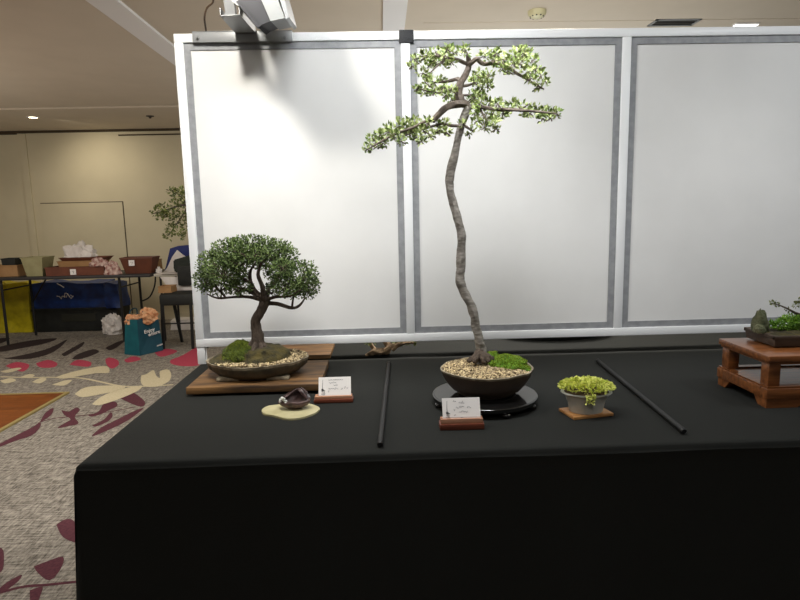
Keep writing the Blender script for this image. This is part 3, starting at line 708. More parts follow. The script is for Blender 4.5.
m = MB(); rr = random.Random(2)
# curled open shell: a bowl whose back wall rises into a peak, inner and outer skin
N, K2 = 48, 10; outer, inner = [], []
for j in range(K2+1):
    v = j/K2; ro, ri = [], []
    for k in range(N):
        th = 2*pi*k/N; back = max(0, sin(th)); right = max(0, cos(th))
        top = .032+.024*back+.018*max(0, cos(th-.9))**2+.006*noise.noise(Vector((cos(th)*3, sin(th)*3, 7)))
        R_ = (.35+.65*math.sin(min(1, v*1.25)*pi/2))*(1-.28*max(0, v-.65)*back*2)
        x = cos(th)*16.5*s_*R_; y = sin(th)*.040*R_; z = top*v
        n_ = 1+.10*noise.noise(Vector((cos(th)*4, sin(th)*4, v*3)))
        ro.append(m.b.verts.new(Vector((c.x+x*n_, c.y+y*n_, zt+z)))); ri.append(m.b.verts.new(Vector((c.x+x*n_*.82, c.y+y*n_*.82, zt+.004+z*.98))))
    outer.append(ro); inner.append(ri)
for L, fl in ((outer, 0), (inner, 1)):
    for j in range(K2):
        for k in range(N):
            f = [L[j][k], L[j][(k+1) % N], L[j+1][(k+1) % N], L[j+1][k]]; m.face(f[::-1] if fl else f)
for k in range(N): m.face((outer[K2][k], outer[K2][(k+1) % N], inner[K2][(k+1) % N], inner[K2][k]))
m.face(outer[0][::-1]); m.face(inner[0])
m.build('shell', 'shell', t)
m = MB()
for k in range(14):
    p = P(283+rr.uniform(-3, 3), 400+rr.uniform(-3, 3), c.y-.02+rr.uniform(-.01, .01)); m.blob(p, (.006, .006, .005), 1, .3, 2, k)
m.build('white_flower', 'white', t, label='small white flower on its left end')
m = MB(); a = P(285, 397, c.y-.01); b = P(297, 390, c.y+.02); e = P(302, 392, c.y+.01); g = P(309, 402, c.y-.01); m.tube(smoothpath([a, b, e, g], 4), lerpr([.004, .006, .008, .006], 13), 8, wob=.3); m.build('curled_edge', 'shell', t)

# ================================================================== NAME CARDS ON WOODEN HOLDERS
def squiggle(m, o, xd, yd, x0, x1, y, h, seed, r=.0006):
    rr = random.Random(seed); pts = []; x = x0
    while x < x1:
        pts.append(o+xd*x+yd*(y+h*rr.uniform(-.5, .5)+(h*.8 if rr.random() < .12 else 0))); x += h*rr.uniform(.25, .5)
    if len(pts) > 2: m.tube(pts, r, 4)
def name_card(cx0, cx1, ytop, ybot, bx0, bx1, by0, by1, Y, lab_c, lab_h, rows, seed):
    # holder
    a, b = G(bx0, by1, TZ), G(bx1, by1, TZ); yf = (a.y+b.y)/2
    hz = P((bx0+bx1)/2, by0, yf).z-TZ; d = .050
    t = empty('card_holder', ((a.x+b.x)/2, yf+d/2, TZ), lab_h, 'card holder', 'wooden card holders on the table')
    m = MB(); w0, w1 = a.x, b.x
    m.box((w0, yf, TZ+.0008), (w1, yf+d, TZ+hz*.55), bev=.0015); m.build('base', 'redwood', t)
    m = MB(); m.box((w0+.004, yf+.006, TZ+hz*.55), (w1-.004, yf+.016, TZ+hz), bev=.001); m.build('front_lip', 'lipwood', t)
    m = MB(); m.box((w0+.004, yf+.024, TZ+hz*.55), (w1-.004, yf+.038, TZ+hz), bev=.001); m.build('back_lip', 'lipwood', t)
    # card leaning back in the groove
    yc = yf+.018; z0 = TZ+hz*.6; l = P(cx0, ybot, yc).x; r_ = P(cx1, ybot, yc).x
    ht = P((cx0+cx1)/2, ytop, yc+.040).z-z0
    t2 = empty('name_card', ((l+r_)/2, yc, z0), lab_c, 'name card', 'white name cards beside the bonsai')
    yd = Vector((0, .42, 1)).normalized(); xd = Vector((1, 0, 0)); nd = Vector((0, -1, .42)).normalized(); Hh = ht/yd.z; W = r_-l; o = Vector((l, yc, z0))
    m = MB(); m.prism([o, o+xd*W, o+xd*W+yd*Hh, o+yd*Hh], -nd*.0012); m.build('card', 'card', t2, smooth=False)
    o2 = o+nd*.0005; m = MB()
    for k, (x0, x1, yy, hh) in enumerate(rows): squiggle(m, o2, xd, yd, x0*W, x1*W, yy*Hh, hh*Hh, seed+k)
    m.build('handwriting', 'ink', t2, smooth=False)
    m = MB()  # printed emblem: a slender tree drawing over a small block of marks
    m.tube([o2+xd*W*.125+yd*Hh*.36, o2+xd*W*.12+yd*Hh*.6, o2+xd*W*.13+yd*Hh*.88], [.0012, .0008, .0005], 4)
    for k in range(5): m.tube([o2+xd*W*(.09)+yd*Hh*(.34+.022*k), o2+xd*W*(.12+.016*(5-k))+yd*Hh*(.35+.022*k)], .0007, 4)
    for k in range(4): squiggle(m, o2, xd, yd, .09*W, .20*W, Hh*(.10+.06*k), Hh*.04, seed+20+k, .0006)
    m.build('printed_emblem', 'inkdark', t2, smooth=False)
name_card(318.5, 351, 376.5, 396, 314, 353, 396.5, 403.2, -.7, 'white handwritten name card standing by the wooden slab, left of the black rod', 'low wooden holder gripping the name card beside the wooden slab',
          [(.30, .76, .86, .03), (.32, .56, .70, .07), (.46, .60, .60, .06), (.30, .62, .42, .10), (.68, .76, .42, .07), (.8, .92, .44, .10), (.30, .34, .28, .05), (.42, .45, .22, .08)], 3)
name_card(443, 481, 397, 419.5, 440, 484.8, 419.5, 430.3, -1.0, 'white handwritten name card standing in front of the round black turntable', 'low wooden holder gripping the name card in front of the turntable',
          [(.28, .38, .86, .04), (.44, .60, .79, .08), (.36, .60, .60, .09), (.66, .78, .60, .08), (.30, .34, .48, .05), (.44, .68, .42, .08), (.30, .34, .28, .05), (.48, .54, .20, .09)], 11)

# ================================================================== BLACK DIVIDER RODS
for (p0, p1), lab in ((((388.7, 364), (380.2, 444.5)), 'thin black rod lying on the cloth between the two bonsai'), (((598, 361.5), (683, 431.5)), 'thin black rod lying aslant between the yellow-green plant and the wooden stand')):
    r = .0095; a = G(*p0, TZ+r); b = G(*p1, TZ+r); a.z = b.z = TZ+r+.0032
    t = empty('divider_rod', (a+b)/2, lab, 'rod', 'black divider rods on the tablecloth')
    m = MB(); m.tube([a, a+(b-a)*.5, b], r, 16); m.build('rod', 'black', t)
    d = (b-a).normalized()
    for e, sg in ((a, -1), (b, 1)):
        m = MB(); m.tube([e-d*sg*.012, e+d*sg*.004, e+d*sg*.008], [r*1.14, r*1.14, r*.8], 16); m.build('end_cap', 'black', t)

# ================================================================== TWO-TIER WOODEN STAND (right)
fl = G(766, 408.5, TZ); X0 = fl.x; YF = fl.y; YB = YF+.32; X1 = X0+.72
def zat(x, y, Y): return P(x, y, Y).z
t = empty('wooden_stand', ((X0+X1)/2, (YF+YB)/2, TZ), 'polished two-tier orange-brown wooden stand at the right end of the table', 'display stand')
zt2 = zat(767, 356.5, YF); zb = zat(766, 388, YF)
fl = P(767, 356, YF-.005)
m = MB(); m.box((X0-.004, YF-.004, zt2-.024), (X1+.004, YB+.004, zt2), bev=.003); m.build('top_board', 'standwood', t)
m = MB(); m.box((X0+.004, YF+.004, zt2-.034), (X1-.004, YB-.004, zt2-.024)); m.build('apron', 'standwood', t)
for x in (X0+.006, X1-.056):
    for y in (YF+.008, YB-.058):
        m = MB(); m.box((x, y, zb+.0032), (x+.046, y+.046, zt2-.034), bev=.002); m.build('post', 'standwood', t)
m = MB()
m.box((X0-.004, YF-.004, zb-.045), (X1+.004, YF+.035, zb-.004), bev=.003); m.box((X0-.004, YB-.035, zb-.045), (X1+.004, YB+.004, zb-.004), bev=.003)
m.box((X0-.004, YF+.0355, zb-.045), (X0+.035, YB-.0355, zb-.004), bev=.003); m.box((X1-.035, YF+.0355, zb-.045), (X1+.004, YB-.0355, zb-.004), bev=.003)
m.box((X0, YF, zb-.0038), (X1, YF+.03, zb+.003)); m.box((X0, YB-.03, zb-.0038), (X1, YB, zb+.003)); m.box((X0, YF+.0305, zb-.0038), (X0+.03, YB-.0305, zb+.003)); m.box((X1-.03, YF+.0305, zb-.0038), (X1, YB-.0305, zb+.003))
m.build('lower_rail', 'standwood', t)
m = MB(); m.box((X0+.02, YF+.02, zb-.02), (X1-.02, YB-.02, zb-.004)); m.build('shelf', 'standwood', t)
for x, sx_ in ((X0, 1), (X1, -1)):
    for y, sy_ in ((YF, 1), (YB, -1)):
        m = MB()
        z0, z1 = TZ+.001, zb-.044
        m.prism([(x, y, z0), (x+sx_*.12, y, z0), (x+sx_*.135, y, z0+.01), (x+sx_*.165, y, z1), (x, y, z1)], (0, sy_*.03, 0))
        x += sx_*.001; m.prism([(x, y+sy_*.0305, z0), (x, y+sy_*.05, z0), (x, y+sy_*.06, z0+.01), (x, y+sy_*.08, z1), (x, y+sy_*.0305, z1)], (sx_*.028, 0, 0))
        m.build('bracket_foot', 'standwood', t, smooth=False, recalc=True)
# rectangular pot with its planting
zp = zt2+.001
pf = P(774.5, 348.5, YF+.09); px0 = G(774.5, 348.5, zp); pb = G(746.5, 335.5, zp)
QX0, QY0, QY1, QX1 = px0.x, px0.y, pb.y-.05, px0.x+.42
QX0 = px0.x
zr = zat(775, 337, QY0)
t = empty('bonsai', ((QX0+QX1)/2, (QY0+QY1)/2, zp), 'bonsai planting with rock and ferns in a brown rectangular pot, at the photo right edge', 'bonsai', 'bonsai trees on the near display table')
m = MB(); m.box((QX0, QY0, zp+.004), (QX1, QY1, zr), bev=.004)
for v in m.b.verts:
    if v.co.z < zp+.02: v.co.x += .004 if v.co.x < (QX0+QX1)/2 else -.008; v.co.y += .006 if v.co.y < (QY0+QY1)/2 else -.006
m.box((QX0-.002, QY0-.002, zr-.012), (QX1+.002, QY0+.012, zr+.002), bev=.002); m.box((QX0-.002, QY1-.012, zr-.012), (QX1+.002, QY1+.002, zr+.002), bev=.002)
m.box((QX0-.002, QY0, zr-.012), (QX0+.012, QY1, zr+.002), bev=.002); m.box((QX1-.012, QY0, zr-.012), (QX1+.002, QY1, zr+.002), bev=.002)
pot = m.build('pot', 'potbrown', t)
for x in (QX0+.03, QX1-.07):
    for y in (QY0+.02, QY1-.05):
        m = MB(); m.box((x, y, zp), (x+.04, y+.03, zp+.006)); m.build('foot', 'potbrown', pot)
m = MB(); m.box((QX0+.01, QY0+.01, zr-.01), (QX1-.01, QY1-.01, zr+.003)); bmesh.ops.subdivide_edges(m.b, edges=m.b.edges[:], cuts=8, use_grid_fill=True)
for v in m.b.verts:
    if v.co.z > zr: v.co.z += .006*noise.noise(v.co*30)
m.build('soil', 'mossbrown', t)
YM = (QY0+QY1)/2+.02; rc = P(760, 326, YM); s_ = (YM+2.996)/582
m = MB(); m.blob((rc.x, YM, zr+.02), (6.6*s_, .032, zat(760, 309, YM)-zr-.02), 3, .35, 2.2, 6, zmin=zr); m.blob((P(755, 325, YM).x, YM-.03, zr+.012), (.022, .025, .022), 3, .3, 2, 2, zmin=zr); m.build('rock', 'rock', t)
m = MB(); rr = random.Random(55)
for (x, y, r) in ((772, 325, 4), (778, 326, 5), (784, 322, 6), (790, 321, 7), (797, 323, 7), (804, 321, 8), (812, 323, 8), (792, 329, 5), (800, 330, 6), (783, 330, 4), (810, 330, 6)):
    leaves_in(m, P(x, y, YM-.01), (r*s_, r*s_, r*s_), int(r*26), .013, .006, .1, rr, .6)
m.build('ferns', 'fern', t, smooth=False, kind='stuff')
m = MB()
branch(m, [(822, 332), (818, 322), (808, 317), (798, 314), (788, 309), (780, 305.5), (771, 303)], [.016, .012, .008, .006, .004, .003, .0015], YM, wob=.3)
branch(m, [(812, 318), (806, 308), (800, 302), (795, 304)], [.008, .006, .004, .002], YM+.03, wob=.3)
m.build('trunk', 'barkdark', t)
m = MB()
for (x, y, r) in ((773, 302.5, 2.5), (777, 305, 2.5), (788, 310, 2), (797, 305, 4), (803, 301, 5), (812, 305, 8), (798, 318, 4), (806, 314, 4)):
    leaves_in(m, P(x, y, YM), (r*s_, r*s_, r*s_*.8), int(r*9), .010, .006, .1, rr, .5)
m.build('foliage', 'leafback', t, smooth=False)

# ================================================================== BEHIND THE SCREEN
# plank, gnarled root, dark pot, seen under the rail; and a tree whose branch shows left of the screen
t = empty('wooden_board', (.66, .28, TZ), 'pale wooden board on the back table, seen under the screen beside the slab', 'wooden board')
m = MB(); a = G(300, 356, TZ+.02); b = G(330, 356, TZ+.02); m.box((a.x-.35, a.y, TZ+.002), (b.x, a.y+.3, TZ+.024), bev=.002); m.build('board', 'slab', t)
bx, by = b.x, a.y
def backpot(name, cx, cy, rx, ry, hz, label, cat, matn):
    t = empty(name, (cx, cy, TZ+.0), label, cat); m = MB()
    m.lathe([(.8, .002), (.84, .01), (.95, hz*.7), (1, hz), (.95, hz), (.93, hz-.01), (.0001, hz-.012)], (cx, cy, TZ), rx, ry, seg=48); m.build('pot', matn, t); return t
t = empty('driftwood', G(385, 354, TZ), 'gnarled pale root piece on the back table, seen under the screen', 'driftwood')
m = MB(); yr = G(385, 355, TZ).y
branch(m, [(366, 356), (374, 352), (384, 351), (392, 347), (402, 344)], [.012, .018, .02, .016, .009], yr, wob=.5)
branch(m, [(385, 358), (388, 350), (386, 342), (380, 334)], [.018, .02, .016, .012], yr+.02, wob=.5, seed=3)
branch(m, [(392, 350), (398, 345), (408, 342), (414, 343)], [.012, .012, .01, .005], yr-.01, wob=.5, seed=6)
branch(m, [(378, 352), (372, 346), (370, 340)], [.012, .01, .008], yr+.02, wob=.5, seed=9)
for v in m.b.verts: v.co.z = max(v.co.z, TZ+.003)
m.build('root', 'driftwood', t)
m = MB(); rr = random.Random(6)
for (x, y, r) in ((396, 344, 4), (404, 343, 4), (412, 343, 3), (370, 341, 5)): leaves_in(m, P(x, y, yr), (r*.006, r*.006, r*.004), int(r*10), .016, .01, .1, rr)
m.build('foliage', 'leafback', t, smooth=False)
yb = .46; a = P(503, 340, yb); b = P(606, 340, yb)
backpot('plant_pot', (a.x+b.x)/2, yb, (b.x-a.x)/2, .16, .10, 'wide black oval pot on the back table, seen as a dark curve under the screen', 'plant pot', 'potblack')
yb = .62; cx = .36
t = backpot('bonsai', cx, yb, .22, .15, .08, 'bonsai behind the screen whose olive branch hangs out past its left edge', 'bonsai', 'potdark')
m = MB()
q = [Vector((cx, yb, TZ+.06)), Vector((cx-.03, yb, TZ+.25)), Vector((cx+.02, yb, TZ+.5)), Vector((cx-.05, yb, TZ+.75))]
m.tube(smoothpath(q, 5), lerpr([.045, .035, .03, .02], 16), 12, wob=.3)
br = [(220, 235), (200, 215), (186, 205), (172, 208), (160, 212), (152, 214)]
q = [Vector((cx+.02, yb, TZ+.5))]+[P(x, y, yb) for x, y in br]; m.tube(smoothpath(q, 4), lerpr([.02, .014, .01, .007, .005, .003, .002], 25), 8, wob=.3)
q = [P(188, 207, yb), P(178, 222, yb), P(168, 236, yb)]; m.tube(smoothpath(q, 4), lerpr([.006, .004, .002], 9), 6)
q = [P(188, 205, yb), P(180, 196, yb), P(172, 190, yb)]; m.tube(smoothpath(q, 4), lerpr([.006, .004, .002], 9), 6)
m.build('trunk', 'barkmid', t)
m = MB(); s_ = (yb+2.996)/582; rr = random.Random(17)
for (x, y, r) in ((156, 211, 4.5), (163, 208, 5), (170, 213, 5), (175, 204, 5), (182, 208, 6), (177, 196, 5), (184, 197, 6), (172, 191, 3.5), (182, 190, 4), (190, 202, 6), (165, 215, 4), (176, 220, 5), (184, 219, 6), (170, 228, 4), (168, 236, 4), (177, 231, 4), (186, 228, 5), (192, 215, 7), (194, 192, 6), (160, 217, 3), (181, 236, 3), (205, 205, 12), (225, 200, 14), (245, 190, 14)):
    leaves_in(m, P(x, y, yb+rr.uniform(-.06, .06)), (r*s_, r*s_, r*s_), int(r*9), .021, .013, .1, rr, .1)
m.build('foliage', 'leafback', t, smooth=False)

# ================================================================== FAR TABLE WITH BOXES
TY0, TY1 = 4.2, 4.95; TT = P(60, 276.5, TY0).z
xl = P(-120, 276, TY0).x; xr = P(150, 276, TY0).x
t = empty('folding_table', ((xl+xr)/2, 4.55, 0), 'long dark folding table by the far wall, loaded with trays and boxes', 'table')
m = MB(); m.box((xl, TY0, TT-.035), (xr, TY1, TT), bev=.006); m.build('table_top', 'tabletop', t)
for x in (3, 121):
    X = P(x, 300, TY0+.06).x
    for y in (TY0+.06, TY1-.1):
        m = MB(); m.tube([(X, y, TT-.03), (X, y, .02)], .016, 8); m.build('leg', 'black', t)
    m = MB(); m.tube([(X, TY0+.06, TT-.16), (X, TY1-.1, TT-.16)], .010, 8); m.build('cross_bar', 'black', t)
    m = MB(); m.tube(smoothpath([(X, TY1-.1, TT-.42), (X+.12, TY1-.1, TT-.36), (X+.2, TY1-.1, TT-.2), (X+.22, TY1-.1, TT-.03)], 4) if x > 50 else [(X, TY1-.1, TT-.4), (X+.25, TY1-.1, TT-.03)], .010, 8); m.build('brace', 'black', t)
a = xr+.012; b = P(215, 276, 4.3).x
t = empty('folding_table', ((a+b)/2, 4.6, 0), 'pale-topped folding table partly hidden behind the left post of the screen', 'table')
m = MB(); m.box((a, 4.28, TT-.04), (b, 4.95, TT-.004), bev=.006); m.build('table_top', 'whitetop', t)
for x in (b-.06, a+.06):
    for y in (4.34, 4.88):
        m = MB(); m.tube([(x, y, TT-.04), (x, y, .0)], .014, 8); m.build('leg', 'black', t)
def px2(x0, x1, y0, Y): # -> X0, X1, Z of the top edge
    return P(x0, y0, Y).x, P(x1, y0, Y).x, P((x0+x1)/2, y0, Y).z
def sticker(parent, x, y, Y, s=.05):
    p = P(x, y, Y-.004); m = MB(); m.box(p+Vector((-s/2, 0, -s/2)), p+Vector((s/2, .004, s/2))); st = m.build('sticker', 'card', parent, smooth=False)
    m = MB(); m.tube([p+Vector((-s*.2, -.001, s*.15)), p+Vector((s*.2, -.001, s*.15)), p+Vector((s*.05, -.001, -s*.25))], .003, 4); m.build('marking', 'ink', st)
def tray(x0, x1, y0, Y, d, z0, name, label, cat, mt, taper=.02, rim=.012, hollow=True, group=None):
    a, b, z1 = px2(x0, x1, y0, Y); t = empty(name, ((a+b)/2, Y+d/2, z0), label, cat, group); m = MB(); w = .012
    def ring(z, o): return [m.b.verts.new((a+o, Y+o, z)), m.b.verts.new((b-o, Y+o, z)), m.b.verts.new((b-o, Y+d-o, z)), m.b.verts.new((a+o, Y+d-o, z))]
    R_ = [ring(z0, taper), ring(z1-rim, .006), ring(z1-rim, 0), ring(z1, 0), ring(z1, w), ring(z0+.01, taper+w)]
    m.face(R_[0][::-1])
    for i in range(5):
        for k in range(4): m.face((R_[i][k], R_[i][(k+1) % 4], R_[i+1][(k+1) % 4], R_[i+1][k]))
    m.face(R_[5]); m.build('body', mt, t, smooth=False); return t, z1
tray(-12, 17, 265.5, 4.35, .22, TT+.001, 'crate', 'low dull brown crate at the left end of the far table', 'crate', 'cardboard', 0)
z_ = P(5, 265.5, 4.35).z+.001
tray(0, 15, 258.5, 4.37, .18, z_, 'tray', 'dark tray stacked on the dull brown crate of the far table', 'tray', 'crate', .01)
t, _ = tray(19.5, 42, 257.5, 4.27, .28, TT+.001, 'plastic_tub', 'beige tapered tub on the far table, left of the brown trays', 'tub', 'beigebox', .04)
t, zt_ = tray(44, 104, 267, 4.27, .31, TT+.001, 'tray', 'wide reddish-brown tray with a white sticker on the far table, under the others', 'tray', 'browntray', .01); sticker(t, 73, 272, 4.27, .07)
t, zt3 = tray(56, 100, 261, 4.29, .28, zt_+.001, 'tray', 'shallow tan tray, middle one of the stacked trays on the far table', 'tray', 'cardboard', .02, rim=.006)
t, zt4 = tray(58, 104, 257.5, 4.30, .27, zt3+.001, 'tray', 'thin dark brown tray on top of the stack, under the white crumpled bag', 'tray', 'browntray', .03, rim=.006)
a = P(63, 256, 4.4).x; b = P(93, 256, 4.4).x
m = MB(); m.blob(((a+b)/2, 4.44, zt4+.0), ((b-a)/2, .12, P(78, 243, 4.44).z-zt4), 4, .4, 2.4, 4, zmin=zt4+.001)
tag(m.build('plastic_bag', 'paper', loc=((a+b)/2, 4.5, zt4)), 'white crumpled plastic bag on top of the tray stack', 'plastic bag')
for i, (x0, x1, y0, y1, lab) in enumerate(((86, 108, 257, 266, 'crumpled pinkish wrapping sheet lying over the right side of the stacked trays'), (100, 120, 262, 276, 'crumpled pinkish wrapping bundle between the tray stack and the brown pot'))):
    Y = 4.26 if i == 0 else 4.24; a = P(x0, y0, Y); b = P(x1, y1, Y); z0 = zt_+.002 if i == 0 else TT+.002
    m = MB(); m.blob(((a.x+b.x)/2, Y+.06, z0), ((b.x-a.x)/2*.85, .07, max(.05, a.z-z0)*.9), 4, .35, 2.4, 11+i, zmin=z0)
    tag(m.build('wrapping_paper', 'pinkpaper', loc=((a.x+b.x)/2, Y+.06, z0)), lab, 'wrapping paper')
t, _ = tray(119, 152, 257.5, 4.3, .26, TT+.001, 'plant_pot', 'dark brown tapered square pot with a white sticker, right on the far table', 'plant pot', 'brownpot', .045, rim=.02); sticker(t, 131.5, 263, 4.3, .07)
t, _ = tray(151, 158, 259.5, 4.62, .14, TT+.001-.005, 'cardboard_box', 'small tan box beside the brown tapered pot', 'box', 'cardboard', 0)
m = MB(); p = P(157, 268, 4.36); m.blob((p.x, 4.42, TT-.003), (.035, .045, .07), 3, .5, 3, 5, zmin=TT-.003); tag(m.build('tissue', 'paper', loc=(p.x, 4.36, TT-.003)), 'white crumpled tissue in front of the small tan box', 'tissue')
# items stowed under the far table
def bag(x0, x1, y0, Y, d, name, label, cat, mt, amp=.03, fr=5, seed=0, top=.0, z0=.005, y1=None):
    a, b, z1 = px2(x0, x1, y0, Y); m = MB(); m.box((a, Y, z0), (b, Y+d, z1)); crumple(m, amp, fr, 7, seed, z0)
    for v in m.b.verts: v.co.z = max(v.co.z, z0)
    t = empty(name, ((a+b)/2, Y+d/2, z0), label, cat); m.build('body', mt, t, smooth=True, ang=25); return t, a, b, z1
YU = 5.15
t, a, b, z1 = bag(-14, 26, 284, YU, .4, 'shopping_bag', 'large crumpled yellow bag on the carpet under the far table', 'bag', 'yellow', .04, 4.5, 1)
m = MB(); m.tube(smoothpath([(a+.12, YU-.01, z1-.06), (a+.14, YU-.03, z1+.03), (a+.26, YU-.03, z1+.03), (a+.28, YU-.01, z1-.06)], 4), .008, 6); m.build('handle', 'yellow', t)
t = empty('storage_crate', (P(72, 320, YU).x, YU+.2, .0), 'low black storage crate on the carpet under the far table', 'crate')
a, b, z1 = px2(32, 117, 308, YU); m = MB(); m.box((a, YU, .004), (b, YU+.42, z1), bev=.01)
m.box((a-.01, YU-.012, z1-.04), (b+.01, YU+.43, z1-.002), bev=.006); m.build('body', 'crate', t)
m = MB(); q = P(82, 317, YU); m.box((P(62, 317, YU).x, YU-.012, q.z-.06), (P(96, 317, YU).x, YU, q.z+.05), bev=.005); m.build('front_panel', mat('olive_black', (44, 44, 34), .7), t)
zc = z1
t, a, b, z1 = bag(31, 103, 283, YU+.0, .36, 'storage_bag', 'big blue plastic storage bag on the black crate under the far table', 'bag', 'blue', .045, 4, 3, z0=zc+.001)
m = MB(); q0 = P(57, 298, YU-.05); 
squiggle(m, q0, Vector((1, 0, 0)), Vector((0, 0, 1)), 0, .23, 0, .05, 4, .006); squiggle(m, q0, Vector((1, 0, 0)), Vector((0, 0, 1)), .1, .23, .005, .05, 9, .006); m.build('lettering', 'card', t)
m = MB(); m.tube([P(57, 283.5, YU-.05), P(60, 285, YU-.06), P(64, 287.5, YU-.05)], .006, 6); m.build('strap', 'card', t)
t, a, b, z1 = bag(104, 117, 283, YU-.1, .3, 'storage_bag', 'narrow blue plastic bag squeezed right of the big blue one', 'bag', 'blue', .04, 5, 6, z0=zc+.001)
m = MB(); p = G(112, 333, 0); m.blob((P(113, 320, 4.9).x, 4.9, .1), (.13, .12, .17), 4, .4, 2.5, 3, zmin=.004); tag(m.build('plastic_bag', 'paper', loc=(p.x, 4.9, 0)), 'pale crumpled plastic bag on the carpet behind the teal shopping bag', 'plastic bag')
# teal shopping bag
g0 = G(124.5, 354.5, 0); g1 = G(140, 356, 0); g2 = G(163.5, 350.5, 0); zt_ = P(150, 313, g1.y+.05).z
back = g0+(g2-g1)
t = empty('shopping_bag', ((g0.x+g2.x)/2, (g0.y+g2.y)/2, 0), 'teal shopping bag with white lettering standing on the carpet beside the chair', 'bag')
m = MB()
g1b = Vector((g1.x, g1.y, 0)); out = [g0, g1b, g2, g0+(g2-g1b)+Vector((.03, .12, 0))]
tops = [P(125, 319.5, g0.y+.02), P(137, 319.5, g1b.y+.03), P(157.5, 313.5, g2.y+.05), P(142, 312, g2.y+.24)]
lo_ = [m.b.verts.new(v+Vector((0, 0, .003))) for v in out]; hi_ = [m.b.verts.new(v) for v in tops]
inn = [m.b.verts.new(Vector(v)*.97+Vector((tops[0]+tops[2]))*.015-Vector((0, 0, .02))) for v in tops]
m.mi = 0; m.face(lo_[::-1])
for k in range(4): m.face((lo_[k], lo_[(k+1) % 4], hi_[(k+1) % 4], hi_[k]), 0 if k % 2 == 0 else 1)
for k in range(4): m.face((hi_[k], hi_[(k+1) % 4], inn[(k+1) % 4], inn[k]), 0)
m.face(inn); m.build('body', ['teal', 'tealdark'], t, smooth=False)
xd = (g2-g1b).normalized(); fc = (g2+tops[2])/2; upv = ((tops[1]+tops[2])/2-(g1b+g2)/2).normalized(); nv = xd.cross(upv).normalized()
def onbag(u, v): # on the front face
    lo = g1b.lerp(g2, u); hi = Vector(tops[1]).lerp(Vector(tops[2]), u); return lo.lerp(hi, v)+nv*.004
sl = (xd+Vector((0, 0, .12))).normalized()
text_mesh('lettering', 'Enjoy', .062, onbag(.26, .56), sl, upv, 'card', t, .003)
text_mesh('lettering', 'where', .062, onbag(.42, .46), sl, upv, 'card', t, .003)
text_mesh('small_print', 'reuse', .035, onbag(.74, .14), sl, upv, 'card', t, .002)
for A, B in ((tops[1], tops[2]), (tops[0], tops[3])):
    A = Vector(A); B = Vector(B); m = MB(); m.tube(smoothpath([A.lerp(B, .3)-Vector((0, 0, .03)), A.lerp(B, .32)+Vector((0, 0, .07)), A.lerp(B, .68)+Vector((0, 0, .07)), A.lerp(B, .7)-Vector((0, 0, .03))], 5), .007, 6); m.build('handle', 'tealdark', t)
for i, (x, y, r, mt, lab, nm, ct) in enumerate(((133, 316, .12, 'orange', 'orange-tan crumpled wrapping poking out of the left side of the teal bag', 'wrapping_paper', 'wrapping paper'), (148, 310, .13, 'orange', 'orange-tan crumpled wrapping poking out of the right side of the teal bag', 'wrapping_paper', 'wrapping paper'))):
    p = P(x, y, g1.y+.14); m = MB(); m.blob(p-Vector((0, 0, .07)), (r*.72, .06, .085), 4, .45, 2.6, 20+i); tag(m.build(nm, mt, loc=p-Vector((0, 0, .12))), lab, ct)
# chair by the screen with bags
CY0, CY1 = 3.85, 4.22; a = P(158, 294, CY0).x; b = P(205, 294, CY0).x; zs_ = P(175, 294, CY0).z
t = empty('chair', ((a+b)/2, 4.1, 0), 'dark chair standing behind the left post of the screen', 'chair')
m = MB(); m.box((a, CY0, zs_-.14), (b, CY1, zs_), bev=.03); m.build('seat', 'crate', t)
for (x, y, dx) in ((a+.03, CY0+.03, -.02), (b-.04, CY0+.03, .02), (a+.04, CY1-.03, .06), (b-.04, CY1-.03, .02)):
    m = MB(); m.tube([(x, y, zs_-.05), (x+dx, y+(.05 if y > 4 else -.02), .0)], [.022, .018], 8); m.build('leg', 'black', t)
m = MB(); x_ = P(190, 300, CY0).x; m.tube([(x_, CY0+.02, zs_-.05), (x_, CY0-.02, 0)], [.018, .018], 8); m.build('leg', 'black', t)
m = MB(); m.tube([(a+.02, CY0+.03, .3), (b-.03, CY0+.03, .3)], .009, 6); m.build('stretcher', 'black', t)
m = MB(); m.box((a+.12, CY1-.03, zs_+.06), (b, CY1, zs_+.3), bev=.01); m.build('backrest', 'crate', t)
t, _ = tray(157.5, 171, 286.5, CY0+.12, .2, zs_+.001, 'cardboard_box', 'brown cardboard box on the seat of the dark chair', 'box', 'cardboard', 0)
# white sheet hanging in a curve, blue bag, dark green bag
YS = 4.24
TW = TT-.004
prf = [(160, 277), (163, 281), (167, 285.5), (172, 289), (178, 291), (184, 292), (192, 292), (200, 291), (200, 277)]
m = MB(); m.prism([P(x, y, YS) for x, y in prf], (0, .012, 0))
x0 = P(160, 277, YS).x; x1 = P(200, 277, YS).x; m.box((x0, YS, TW+.001), (x1, YS+.30, TW+.006))
m.prism([Vector((P(x, y, 4.52).x, 4.52, max(P(x, y, 4.52).z, TW+.001))) for x, y in ((164, 279), (167, 268), (172, 257), (177, 250), (183, 255), (188, 258), (200, 262), (200, 279))], (0, .012, 0))
tag(m.build('white_sheet', 'paper', loc=(x1-.3, YS, TW), smooth=False, recalc=True), 'stiff white sheet folded over the pale table edge behind the screen post', 'sheet')
m = MB(); m.prism([Vector((P(x, y, 4.6).x, 4.6, max(P(x, y, 4.6).z, TW+.001))) for x, y in ((165, 280), (166, 266), (170, 248.5), (178, 246), (200, 244), (200, 280))], (0, .14, 0))
tag(m.build('blue_bag', 'darkblue', loc=(P(180, 270, 4.6).x, 4.6, TW), smooth=False, recalc=True), 'dark blue bag rising behind the white sheet', 'bag')
